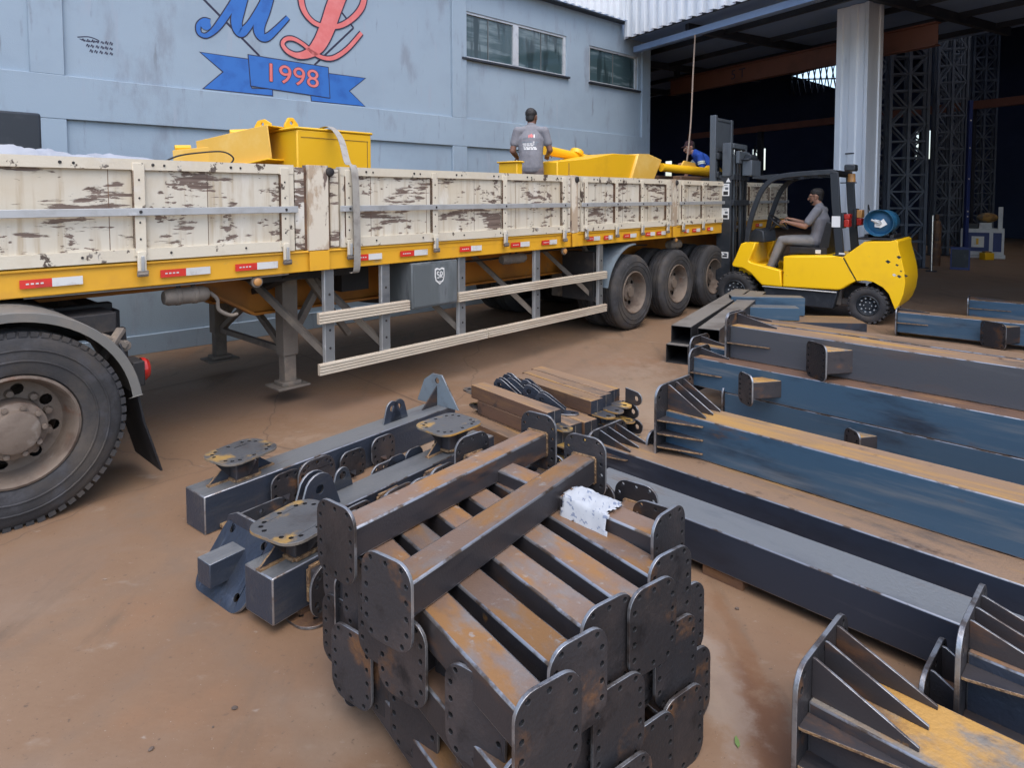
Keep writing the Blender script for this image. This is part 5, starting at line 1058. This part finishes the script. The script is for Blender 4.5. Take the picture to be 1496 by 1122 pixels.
ordn = ['nearest the camera', 'second from the camera', 'third from the camera', 'fourth from the camera', 'fifth from the camera', 'sixth and last from the camera']
ORD = ['nearest', 'second nearest', 'third nearest', 'fourth nearest', 'fifth nearest', 'farthest']
offA = [.935, 1.095, 1.262, 1.425, 1.60]; alA = [1.10, 1.17, 1.23, 1.21, 1.29]
for i in range(5):
    p = nA*offA[i]+aV*alA[i]; stub(PA, p.x, p.y, .547, -36.5+(.8, -.5, 0, .6, -.4)[i], 'rusty stub beam in the top slanting row of the front stack, '+ORD[i])
stub(PA, .535, 2.155, .60, -45, 'raised stub beam carrying the torn paper sheet at the back right of the front stack')
random.seed(11)
for z, lay, sh in ((.333, 'middle', .03), (.119, 'bottom', .0)):
    for i in range(6):
        off = .94+.165*i; al = (1.14, 1.20, 1.165, 1.27, 1.235, 1.33)[i]+sh-(.05 if i in (0, 3) and lay == 'bottom' else 0)
        p = nA*off+aV*al; stub(PA, p.x, p.y, z, -36.5+random.uniform(-.5, .5), f'right facing stub beam in the {lay} slanting row of the front stack, '+ORD[i])
bn = [-1.04, -1.2, -1.36, -1.52, -1.68, -1.84]
for z, lay, als in ((.44, 'upper', (1.235, 1.365, 1.285, 1.345, 1.41, 1.45)), (.226, 'lower', (1.30, 1.43, 1.33, 1.385, 1.36, 1.445))):
    for i in range(6):
        p = nB*bn[i]+bV*als[i]; stub(PB, p.x, p.y, z, 36.5+random.uniform(-.4, .4), f'left facing stub beam in the {lay} cross row of the front stack, '+ORD[i])
stub(PB, -.587, 2.095, .655, 38.4, 'long rusty stub beam lying on top of the front stack, the left and farther one')
stub(PB, -.358, 1.775, .655, 35.6, 'long rusty stub beam lying on top of the front stack, the right and nearer one')
# paper sheet draped over the raised beam
def paper():
    nx, ny = 26, 26; vs = []; fs = []; a = R(-45); d = Vector((math.sin(a), math.cos(a), 0)); q = Vector((math.cos(a), -math.sin(a), 0))     # d along beam, q across to the right
    base = Vector((.535, 2.155, 0))+d*.22
    for i in range(nx+1):
        for j in range(ny+1):
            u = i/nx; v = (j/ny-.5)*.36          # u along, v across
            edge = .02*mnoise.noise((u*6, v*20, 2))
            x = u*(.26+edge)-.02+.15*v; s = v+.012*mnoise.noise((u*9, 3, 1)); hw = .056
            if s > hw: yy, z = hw+.002+(s-hw)*.15, .662-(s-hw)*.98
            elif s < -hw: yy, z = -hw-.002+(s+hw)*.35, .662+(s+hw)*.94
            else: yy, z = s, .662
            z += .006*mnoise.noise((u*8, v*22, 5))+.004*abs(mnoise.noise((u*19, v*50, 7)))+.003
            p = base+d*x+q*yy; p.z = z; vs.append(p)
    for i in range(nx):
        for j in range(ny):
            ed = min(i, nx-1-i, j, ny-1-j)
            if ed < 2+2.2*mnoise.noise((i*.45, j*.45, 9)): continue
            A = i*(ny+1)+j; fs.append((A, A+1, A+ny+2, A+ny+1))
    m = MB(); m.add(vs, fs, 'paper'); o = m.build('paper_sheet', smooth=60); s_ = o.modifiers.new('t', 'SOLIDIFY'); s_.thickness = .0008; s_.offset = 1
    tag(o, 'torn white printed paper sheet draped over a stub beam', 'paper'); return o
paper()

# ---- node columns at the left
def flange(parent, x, axis, dist, base, w=.35, h=.29, stub_w=.14, mat='plategrey', nm='flange_plate', rot=0, gus='rustside'):
    """branch stub with bolted flange; axis 'z' up, 'y' towards -y, 'd' down"""
    B = {'z': Matrix.Identity(4), 'y': Matrix.Rotation(R(90), 4, 'X'), 'd': Matrix.Rotation(R(180), 4, 'X')}[axis]
    M = Matrix.Translation((x, 0, 0)) @ Matrix.Translation((0, 0, base)) @ B
    m = MB(); m.plate(rrect(stub_w, stub_w, .012, 3), dist-.105, gus, M @ Matrix.Translation((0, 0, .105)));
    for a in range(4):
        m.plate([(stub_w/2, 0), (w*.46, 0), (w*.44, -.015), (stub_w/2, -(dist-.105)*.9)], .008, gus, M @ Matrix.Rotation(R(90*a), 4, 'Z') @ Matrix.Translation((0, .004, dist)) @ Matrix.Rotation(R(90), 4, 'X'))
    for a in range(4):
        m.box(-stub_w/2, stub_w/2, stub_w/2-.002, stub_w/2+.012, .1055, .120, 'weld', M @ Matrix.Rotation(R(90*a), 4, 'Z'))
    s = m.build('branch_stub', parent, .002)
    hl = []
    for k in range(14):
        a = 2*math.pi*(k+.5)/14; rr_ = .86; ex_ = abs(math.cos(a))**.55*math.copysign(1, math.cos(a)); ey = abs(math.sin(a))**.55*math.copysign(1, math.sin(a)); hl.append(circ(ex_*w/2*.80, ey*h/2*.78, .011, 8))
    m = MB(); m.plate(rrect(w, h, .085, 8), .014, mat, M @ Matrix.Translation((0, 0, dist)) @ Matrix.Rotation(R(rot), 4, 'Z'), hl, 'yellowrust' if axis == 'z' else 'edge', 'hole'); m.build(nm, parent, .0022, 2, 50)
def ear(parent, M, w=.13, h=.14, t=.014, mat='mill', hr=.022):
    n = 8; o = [(-w/2, 0), (w/2, 0)]+[(w*.34*math.cos(R(10+160*k/n)), h-w*.34+w*.34*math.sin(R(10+160*k/n))) for k in range(n+1)]
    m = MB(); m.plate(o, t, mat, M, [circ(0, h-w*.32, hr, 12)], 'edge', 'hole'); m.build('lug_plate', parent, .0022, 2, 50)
def node(o, hd, L, w, label, z=0, mats=('mill', 'greysteel')):
    t = thing('node_column', label, 'steel column', (o[0], o[1], z+w/2), H(hd), 'box columns with flanged branches left of the front stack')
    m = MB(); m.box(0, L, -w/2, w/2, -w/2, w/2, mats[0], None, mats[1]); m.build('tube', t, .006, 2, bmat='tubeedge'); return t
w_ = .21
n1 = node((-1.72, 3.44), 38, 1.95, w_, 'dark box column farthest left with a round cornered flange on top and lugs near its far end')
flange(n1, .27, 'z', .235, 0, rot=8, mat='plategrey'); ear(n1, Matrix.Translation((1.40, .0, w_/2)) @ Matrix.Rotation(R(90), 4, 'X') @ Matrix.Rotation(R(0), 4, 'Y'), .17, .15)
ear(n1, Matrix.Translation((1.46, .0, w_/2)) @ Matrix.Rotation(R(90), 4, 'X'), .17, .15)
m = MB(); m.plate([(-.22, 0), (.22, 0), (.14, .18), (.05, .24), (-.05, .24)], .012, 'mudblue', YZ(1.86) @ Matrix.Translation((0, w_/2, 0)), [circ(0, .19, .022, 12)], 'edge', 'hole'); m.plate([(0, 0), (.16, 0), (.0, .15)], .01, 'rustside', Matrix.Translation((1.86, 0, w_/2)) @ Matrix.Rotation(R(90), 4, 'X') @ Matrix.Rotation(R(180), 4, 'Y')); m.build('gusset_plate', n1, .002)
m = MB(); m.plate(rrect(.34, .13, .06, 6), .014, 'mill', Matrix.Translation((.22, -.235, -.07)) @ Matrix.Rotation(R(72), 4, 'X'), [circ(.1, .02, .012, 8), circ(-.1, .02, .012, 8)], 'edge', 'hole'); m.box(.08, .4, -.24, -.105, -.09, -.07, 'weld'); m.build('side_plate', n1, .002)
n2 = node((-1.25, 2.98), 37, 1.75, .19, 'middle box column with a drilled end plate, square end stub and lug', 0)
m = MB(); hl = [circ(sx*.13, sy*.12, .016, 10) for sx in (-1, 1) for sy in (-1, 1)]
m.plate([(-.19, -.095), (.19, -.095), (.19, .10), (.16, .17), (.09, .20), (-.1, .20), (-.16, .17), (-.19, .10)], .014, 'mill', YZ(.0), [circ(sx*.135, .135, .016, 10) for sx in (-1, 1)], 'edge', 'hole'); m.build('end_plate', n2, .002)
m = MB(); m.plate(rrect(.34, .40, .07, 6), .014, 'mill', Matrix.Translation((-.07, -.03, .03)) @ Matrix.Rotation(R(-52), 4, 'Y'), [circ(-.11, -.13, .018, 10), circ(-.11, .13, .018, 10), circ(.11, -.13, .018, 10), circ(.11, .13, .018, 10)], 'edge', 'hole'); m.build('flange_plate', n2, .002)
m = MB(); m.box(-.21, -.001, -.055, .055, -.02, .09, 'mill', None, 'greysteel'); m.build('end_stub', n2, .004)
ear(n2, YZ(-.10) @ Matrix.Translation((-.10, -.01, 0)) @ Matrix.Rotation(R(180), 4, 'Z'), .13, .085, mat='pitbrown', hr=.016)
flange(n2, 1.40, 'z', .245, 0, w=.36, h=.32, rot=-4)
ear(n2, Matrix.Translation((.38, -.03, .095)) @ Matrix.Rotation(R(90), 4, 'X'), .26, .20, hr=.024); ear(n2, Matrix.Translation((.38, .02, .095)) @ Matrix.Rotation(R(90), 4, 'X'), .26, .20, hr=.024)
m = MB(); m.plate(rrect(.36, .2, .09, 8), .014, 'plate', Matrix.Translation((.16, .135, .06)) @ Matrix.Rotation(R(80), 4, 'X'), bolt_holes(.36, .2, .012, .03, 3, 1), 'edge', 'hole'); m.build('side_plate', n2, .002)
m = MB()
for x in (1.05, 1.2): m.plate(rrect(.15, .17, .05, 6), .012, 'mill', Matrix.Translation((x, .12, .05)) @ Matrix.Rotation(R(90), 4, 'X'), (), 'edge')
m.box(1.0, 1.26, .096, .2, -.02, -.005, 'mill'); m.build('bracket', n2, .002)
n3 = node((-1.06, 2.63), 36, .60, .20, 'short looking box column with a yellow edged flange on top beside the front stack', .045)
flange(n3, .20, 'z', .225, 0, w=.35, h=.31, rot=6); flange(n3, .24, 'y', .19, 0, w=.26, h=.23, rot=0, mat='plate')
m = MB(); m.plate(rrect(.26, .22, .09, 8), .012, 'pitbrown', Matrix.Translation((.22, -.10, -.143)), [circ(.08*math.cos(k), .07*math.sin(k), .011, 8) for k in range(6)], 'edge', 'hole'); m.box(.14, .30, -.09, .09, -.131, -.1005, 'pitbrown'); m.build('bottom_plate', n3, .002)

flange(n2, .78, 'y', .19, 0, w=.27, h=.25, mat='plate'); flange(n2, 1.14, 'y', .18, 0, w=.25, h=.24, mat='plate'); flange(n1, .66, 'y', .155, 0, w=.26, h=.24, mat='plate')
ear(n2, Matrix.Translation((.62, .09, .095)) @ Matrix.Rotation(R(90), 4, 'X'), .14, .12)
for t_, x, y, z, a in ((n1, .47, -.13, .0, 0), (n1, .95, -.13, -.02, 0), (n1, 1.2, -.135, .0, 0), (n2, .55, -.12, .0, 0), (n2, .95, .12, .03, 0), (n3, .40, .12, .02, 0)):
    m = MB(); m.plate(rrect(.20, .19, .06, 6), .012, 'plate', Matrix.Translation((x, y, z)) @ Matrix.Rotation(R(90), 4, 'X'), bolt_holes(.20, .19, .010, .026, 3, 2), 'edge', 'hole'); sg = -1 if y < 0 else 1
    m.plate([(-.03, 0), (.09, 0), (-.03, .10)], .010, 'rustside', Matrix.Translation((x, y+sg*.003, z-.05)) @ Matrix.Rotation(R(-90), 4, 'Z' if sg < 0 else 'Z') @ Matrix.Translation((-.02, -.03, 0))); m.build('side_plate', t_, .002)
for t_, x, w2 in ((n1, .27, .105), (n2, 1.40, .095), (n3, .20, .10)):
    m = MB()
    for sx in (-1, 1): m.plate([(0, 0), (.13, 0), (.0, .105)], .010, 'mill', Matrix.Translation((x+sx*.07, .005, w2+.001)) @ Matrix.Rotation(R(0 if sx > 0 else 180), 4, 'Z') @ Matrix.Translation((0, .005 if sx > 0 else .005, 0)) @ Matrix.Rotation(R(90), 4, 'X'), (), 'weld')
    m.bar((x-.20, 0, w2+.004), (x-.07, 0, w2+.004), .03, .008, 'weld'); m.bar((x+.07, 0, w2+.004), (x+.2, 0, w2+.004), .03, .008, 'weld'); m.build('gusset', t_)
# ---- small link tubes behind
LP = thing('link_tube', 'x', 'steel tube', (0, 0, 0), 0, 'short steel tubes with drilled lugs stacked behind')
m = MB(); m.box(0, .88, -.066, .066, -.052, .052, 'pitbrown', None, 'browntop'); m.build('tube', LP, .005, 2)
m = MB(); m.box(-.0035, -.0005, -.064, .064, -.05, .05, 'mill'); m.box(-.006, -.0036, -.003, .003, -.052, .052, 'edge'); m.build('end_cap', LP)
lugp = [(0, -.062), (-.10, -.05)]+[(-.105-.05*math.cos(R(a)), -.05*math.sin(R(a))*-1) for a in range(-80, 81, 20)]+[(-.10, .05), (0, .062)]
lugp = [(.0, -.062)]+[(-.105+.052*math.cos(R(a)), .052*math.sin(R(a))) for a in range(270, 89, -18)]+[(.0, .062)]
for z, mt in ((-.052, 'lug'),):
    m = MB(); m.plate(lugp, .012, mt, Matrix.Translation((-.006, 0, z)), [circ(-.105, 0, .018, 10)], 'yellowrust', 'hole'); m.build('lug_plate', LP, .002)
m = MB(); m.plate([(-a, b) for a, b in lugp], .012, 'lug', Matrix.Translation((.886, 0, -.03)), [circ(.105, 0, .018, 10)], 'edge', 'hole'); m.build('lug_plate', LP, .002)
base = Vector((.70, 4.81)); across = Vector((.766, .643))*.138; firstl = [True]
row_names = {0: 'bottom', 1: 'middle', 2: 'top'}
def link(k, lay, shift=0, upright=False):
    o = LP if firstl[0] else copy_tree(LP); firstl[0] = False
    p = base+across*k+Vector((.643, -.766))*shift; o.location = (p.x, p.y, .054+.107*lay); o.rotation_euler = (0, 0, H(-40))
    pos = 'right end' if k == 1 else f'{["", "second", "third", "fourth", "fifth", "sixth", "seventh"][1-k]} from the right end'
    o['label'] = f'short lugged brown tube in the small pile, {row_names[lay]} row, {pos}'
random.seed(2)
for k in range(1, -6, -1): link(k, 0, random.uniform(-.03, .05))
for k in range(1, -5, -1): link(k, 1, random.uniform(-.02, .03) + (.10 if k < -1 else 0))
for k in (1, 0, -1): link(k, 2, -.04*(k-1)-.04)
link(-4, 2, .02)
for k, (lay, s) in enumerate(((2, .02), (1, -.01), (0, .03))):
    m = MB(); m.plate(lugp, .012, 'plate', Matrix.Rotation(R(90), 4, 'X'), [circ(-.105, 0, .02, 10)], 'edge', 'hole'); o = m.build('lug_plate', None, .002)
    p = base+across*1.47+Vector((.643, -.766))*s; o.location = (p.x, p.y, .063+.107*lay); o.rotation_euler = (0, 0, H(-40))
    tag(o, f'upright drilled lug at the right side of the small pile, {["topmost", "middle", "lowest"][k]}', 'lug plate', 'upright lugs of the small pile')
CB = thing('clevis_bracket', 'x', 'bracket', (0, 0, 0), 0, 'loose double plate brackets lying on the small pile')
for y in (-.028, .018):
    m = MB(); m.plate([(-.05, 0), (.16, 0), (.17, .03), (.04, .12), (.01, .135), (-.03, .135), (-.055, .10)], .011, 'mill', Matrix.Translation((0, y, .012)) @ Matrix.Rotation(R(90), 4, 'X'), [circ(-.005, .085, .02, 10)], 'edge', 'hole'); m.build('cheek_plate', CB, .002)
m = MB(); m.plate([(-.06, -.05), (.19, -.05), (.25, -.03), (.27, 0), (.25, .03), (.19, .05), (-.06, .05)], .012, 'mill', None, [circ(.22, 0, .017, 10)], 'edge', 'hole'); m.build('base_plate', CB, .002)
fb = True; blab = ['farthest left', 'second from the left', 'third from the left', 'nearest the brown tubes', 'nearest the camera', 'half hidden at the back']
for i, (k, al, hd) in enumerate(((-2.9, .74, 118), (-2.3, .70, 116), (-1.9, .58, 120), (-2.45, .46, 112), (-2.9, .25, 108), (-1.95, .80, 121))):
    o = CB if fb else copy_tree(CB); fb = False
    p = base+across*k+Vector((-.643, .766))*al; o.location = (p.x, p.y, .2145 + (.0 if i != 3 else .0)); o.rotation_euler = (0, 0, H(hd)); o['label'] = 'loose double plate bracket in the hollow of the small pile, '+blab[i]

# ---- long columns at the right
def long_beam(off, s, L, z0, label, hd=135, w=.24, h=.235, side='bluesteel', top='browntop', pw=.36, ph=.38, gt=3, gs=(2, 2), gh=.10, gl=.20, outlets=(), plate=True, pmat='plate', holes=True, dz=.0, xy=None, gmat='rustside', fl=None):
    c = Vector((.7071*(off+s), .7071*(off-s))) if xy is None else Vector(xy)
    t = thing('long_column', label, 'steel column', (c.x, c.y, z0+h/2), H(hd), 'long box columns laid side by side at the right')
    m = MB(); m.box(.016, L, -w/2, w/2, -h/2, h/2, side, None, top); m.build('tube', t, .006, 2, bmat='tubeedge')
    if plate:
        end_plate(t, 0, pw, ph, dz, .016, .075, pmat, 0, 3, 3, .011, .032)
        g = MB()
        gh_ = (ph/2+dz)-h/2-.01; gs_ = pw/2-w/2-.008
        for i in range(gt):
            y = (w/2-.03)*(2*i/(gt-1)-1) if gt > 1 else 0
            g.plate([(0, 0), (gl, 0), (gl, .012), (.012, gh_), (0, gh_)], .010, gmat, Matrix.Translation((.016, y+.005, h/2)) @ Matrix.Rotation(R(90), 4, 'X'), (), 'edge')
        for sg, cnt in ((-1, gs[0]), (1, gs[1])):
            for i in range(cnt):
                z = (h/2-.04)*(2*i/(cnt-1)-1) if cnt > 1 else 0
                pts = [(0, 0), (gl, 0), (gl, sg*.012), (.012, sg*gs_), (0, sg*gs_)]
                g.plate(pts, .010, gmat, Matrix.Translation((.016, sg*w/2, z-.005)), (), 'weld')
        if gt or sum(gs): g.build('gusset', t, .0015)
    for (x, l, ow, oh, pw_, ph_) in outlets:
        M = Matrix.Translation((x, -w/2+.02, 0)) @ Matrix.Rotation(R(-34), 4, 'Z')
        m = MB(); m.box(-ow/2, ow/2, -l, -.0005+.06, -oh/2, oh/2, 'rustside', M, 'yellowrust'); o = m.build('outlet_stub', t, .006)
        m = MB(); m.plate(rrect(pw_, ph_, .05, 6), .014, 'plate', M @ Matrix.Translation((0, -l, 0)) @ Matrix.Rotation(R(90), 4, 'X'), bolt_holes(pw_, ph_, .009, .024, 2, 4), 'edge', 'hole'); m.build('outlet_plate', o, .002, 2, 50)
    return t
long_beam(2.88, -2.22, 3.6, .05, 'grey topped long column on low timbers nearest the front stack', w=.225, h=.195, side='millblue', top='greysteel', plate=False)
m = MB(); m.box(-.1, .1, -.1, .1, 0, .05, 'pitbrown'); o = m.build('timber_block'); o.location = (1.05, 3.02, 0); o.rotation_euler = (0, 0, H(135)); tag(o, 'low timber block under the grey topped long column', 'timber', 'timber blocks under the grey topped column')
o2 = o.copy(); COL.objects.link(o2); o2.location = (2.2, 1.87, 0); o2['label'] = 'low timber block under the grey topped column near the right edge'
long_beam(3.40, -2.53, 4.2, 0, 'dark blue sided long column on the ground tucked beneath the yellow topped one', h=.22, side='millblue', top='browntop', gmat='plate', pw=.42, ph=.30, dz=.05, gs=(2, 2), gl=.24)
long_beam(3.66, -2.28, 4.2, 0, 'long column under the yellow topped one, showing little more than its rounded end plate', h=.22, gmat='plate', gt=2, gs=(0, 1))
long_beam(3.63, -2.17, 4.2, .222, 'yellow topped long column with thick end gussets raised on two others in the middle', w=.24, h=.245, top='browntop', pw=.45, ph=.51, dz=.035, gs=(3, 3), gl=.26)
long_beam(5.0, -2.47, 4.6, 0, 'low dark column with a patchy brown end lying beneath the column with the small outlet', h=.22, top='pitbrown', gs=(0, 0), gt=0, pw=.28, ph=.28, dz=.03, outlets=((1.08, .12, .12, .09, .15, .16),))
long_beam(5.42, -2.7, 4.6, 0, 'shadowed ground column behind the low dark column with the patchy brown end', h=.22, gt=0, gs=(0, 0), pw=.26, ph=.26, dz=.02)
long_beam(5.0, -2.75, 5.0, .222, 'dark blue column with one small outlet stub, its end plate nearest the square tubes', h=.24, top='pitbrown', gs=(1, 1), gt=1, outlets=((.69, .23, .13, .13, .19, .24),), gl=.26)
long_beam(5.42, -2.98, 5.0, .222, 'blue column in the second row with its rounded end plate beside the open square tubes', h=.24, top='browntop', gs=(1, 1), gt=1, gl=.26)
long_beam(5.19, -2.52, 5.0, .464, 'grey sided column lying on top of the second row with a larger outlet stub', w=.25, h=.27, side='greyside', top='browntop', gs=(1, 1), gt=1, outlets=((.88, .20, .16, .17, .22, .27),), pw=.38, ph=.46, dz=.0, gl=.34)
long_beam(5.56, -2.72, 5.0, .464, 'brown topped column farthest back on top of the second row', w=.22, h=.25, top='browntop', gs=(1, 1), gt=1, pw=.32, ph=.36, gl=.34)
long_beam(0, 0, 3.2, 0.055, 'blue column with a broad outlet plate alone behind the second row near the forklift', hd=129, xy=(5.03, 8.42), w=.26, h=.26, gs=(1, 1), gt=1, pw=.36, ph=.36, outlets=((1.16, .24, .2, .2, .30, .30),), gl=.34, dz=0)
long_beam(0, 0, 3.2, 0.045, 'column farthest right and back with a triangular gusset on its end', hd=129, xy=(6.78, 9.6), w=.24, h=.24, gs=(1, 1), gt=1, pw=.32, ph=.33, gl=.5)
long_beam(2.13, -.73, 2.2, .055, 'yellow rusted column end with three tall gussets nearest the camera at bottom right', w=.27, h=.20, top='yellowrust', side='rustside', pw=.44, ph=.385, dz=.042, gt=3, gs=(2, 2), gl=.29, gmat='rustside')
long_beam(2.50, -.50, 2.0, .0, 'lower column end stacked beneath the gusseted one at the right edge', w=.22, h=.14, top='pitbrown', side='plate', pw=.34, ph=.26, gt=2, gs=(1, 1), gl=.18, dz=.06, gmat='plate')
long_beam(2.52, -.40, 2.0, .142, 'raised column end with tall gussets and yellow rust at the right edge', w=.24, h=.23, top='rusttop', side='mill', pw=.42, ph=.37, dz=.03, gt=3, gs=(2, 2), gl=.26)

# ---- open square tubes and short tubes in front of the forklift
def sq_tube(name, label, xy, z, hd, L, w, h, side='tubeblack', top='tubetop', t=.006, grp='open square tubes stacked by the truck wheels'):
    o = thing(name, label, 'steel tube', (*xy, z), H(hd), grp)
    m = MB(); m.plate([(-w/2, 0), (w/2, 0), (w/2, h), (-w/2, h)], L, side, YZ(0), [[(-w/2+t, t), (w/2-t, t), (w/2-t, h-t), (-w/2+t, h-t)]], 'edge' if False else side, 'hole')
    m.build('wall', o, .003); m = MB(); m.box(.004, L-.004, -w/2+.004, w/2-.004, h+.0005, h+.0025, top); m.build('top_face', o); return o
sq_tube('square_tube', 'lowest open square tube nearest the truck wheels', (1.78, 6.95), 0, 30, 3.4, .24, .20)
sq_tube('square_tube', 'lowest open square tube on the column side of its stack', (2.04, 6.80), 0, 30, 3.4, .24, .20)
sq_tube('square_tube', 'upper open square tube nearest the truck wheels', (1.84, 7.02), .204, 30.5, 3.3, .22, .19)
sq_tube('square_tube', 'upper open square tube with lighter top, on the column side of its stack', (2.09, 6.86), .204, 29.5, 3.2, .23, .19)
sq_tube('box_section', 'short blue grey box section with open end facing the forklift', (3.12, 8.55), .20, 100, .62, .24, .16, 'bluesteel', 'greysteel', grp='short box sections beside the forklift front wheel')
sq_tube('box_section', 'longer pale topped box section just behind the short blue grey one', (3.02, 8.95), .20, 100, .95, .22, .24, 'bluesteel', 'tubetop', grp='short box sections beside the forklift front wheel')
sq_tube('box_section', 'low brown topped box section on the ground behind the short box sections', (3.3, 8.6), 0, 98, 1.25, .5, .19, 'mill', 'browntop', grp='short box sections beside the forklift front wheel')
m = MB(); m.plate([(-.25, -.05), (.1, -.07), (.24, 0), (.1, .07), (-.25, .05)], .02, 'pitbrown'); m.tube([(.05, 0, .0), (.05, 0, .06)], .05, 'pitbrown', 12); o = m.build('scrap_plate', bevel=.004); o.location = (4.45, 8.35, .0); tag(o, 'small dark scrap plate on the floor beside the forklift rear wheel', 'scrap')
# ---- little stones and a leaf
for i, (x, y, r_) in enumerate(((-.98, 2.2, .009), (-1.18, 2.03, .008), (-1.5, 1.72, .006), (.98, 2.75, .008), (-1.0, 3.9, .007), (.45, 6.0, .012), (-.3, 5.5, .012), (-.62, 1.75, .005), (-1.02, 2.12, .004))):
    m = MB(); m.ball((0, 0, 0), r_, 'pebble', (1.3, .9, .6), 8); o = m.build('stone', smooth=0); o.location = (x, y, r_*.5); o.rotation_euler = (0, 0, i); tag(o, 'tiny dark stone on the bare concrete', 'stone', 'stones on the concrete')
m = MB(); m.plate([(0, 0), (.015, .008), (.035, .006), (.045, 0), (.03, -.007), (.012, -.008)], .0012, 'leafgreen'); o = m.build('leaf'); o.location = (.735, 2.03, .003); o.rotation_euler = (.1, -.1, 1.4); tag(o, 'small green leaf by the rust stain on the concrete', 'leaf')

# ================================================================== LIGHT, SKY, CAMERA
W = bpy.data.worlds.new('World'); scene.world = W; W.use_nodes = True
nt = W.node_tree; nt.nodes.clear(); wo = nt.nodes.new('ShaderNodeOutputWorld'); bg = nt.nodes.new('ShaderNodeBackground'); sk = nt.nodes.new('ShaderNodeTexSky')
sk.sky_type = 'NISHITA'; sk.sun_disc = False; SUN_EL, SUN_AZ = 64, 165
sk.sun_elevation = R(SUN_EL); sk.sun_rotation = R(SUN_AZ); sk.air_density = 1.0; sk.dust_density = 2.5; sk.ozone_density = 1.0
nt.links.new(sk.outputs[0], bg.inputs[0]); nt.links.new(bg.outputs[0], wo.inputs[0]); bg.inputs[1].default_value = .15
sl = bpy.data.lights.new('sun', 'SUN'); sl.energy = .6; sl.angle = R(60); sl.color = (1, .95, .88)
so_ = bpy.data.objects.new('sun', sl); COL.objects.link(so_)
sd = Vector((math.sin(R(SUN_AZ))*math.cos(R(SUN_EL)), math.cos(R(SUN_AZ))*math.cos(R(SUN_EL)), math.sin(R(SUN_EL))))
so_.rotation_euler = sd.to_track_quat('Z', 'Y').to_euler()
cd = bpy.data.cameras.new('camera'); cam = bpy.data.objects.new('camera', cd); COL.objects.link(cam); scene.camera = cam
cd.sensor_fit = 'HORIZONTAL'; cd.sensor_width = 36; cd.lens = 36*950/1496; cd.clip_start = .05; cd.clip_end = 500
cd.shift_y = -(561-338)/1496
cam.location = (0, 0, 1.8); cam.rotation_euler = (Matrix.Rotation(R(90-3), 4, 'X') @ Matrix.Rotation(R(-.1), 4, 'Z')).to_euler()
vs_ = scene.view_settings; vs_.view_transform = 'Standard'; vs_.look = 'None'; vs_.exposure = 1.3; vs_.gamma = 1
scene.cycles.max_bounces = 6; scene.cycles.diffuse_bounces = 3; scene.cycles.glossy_bounces = 3
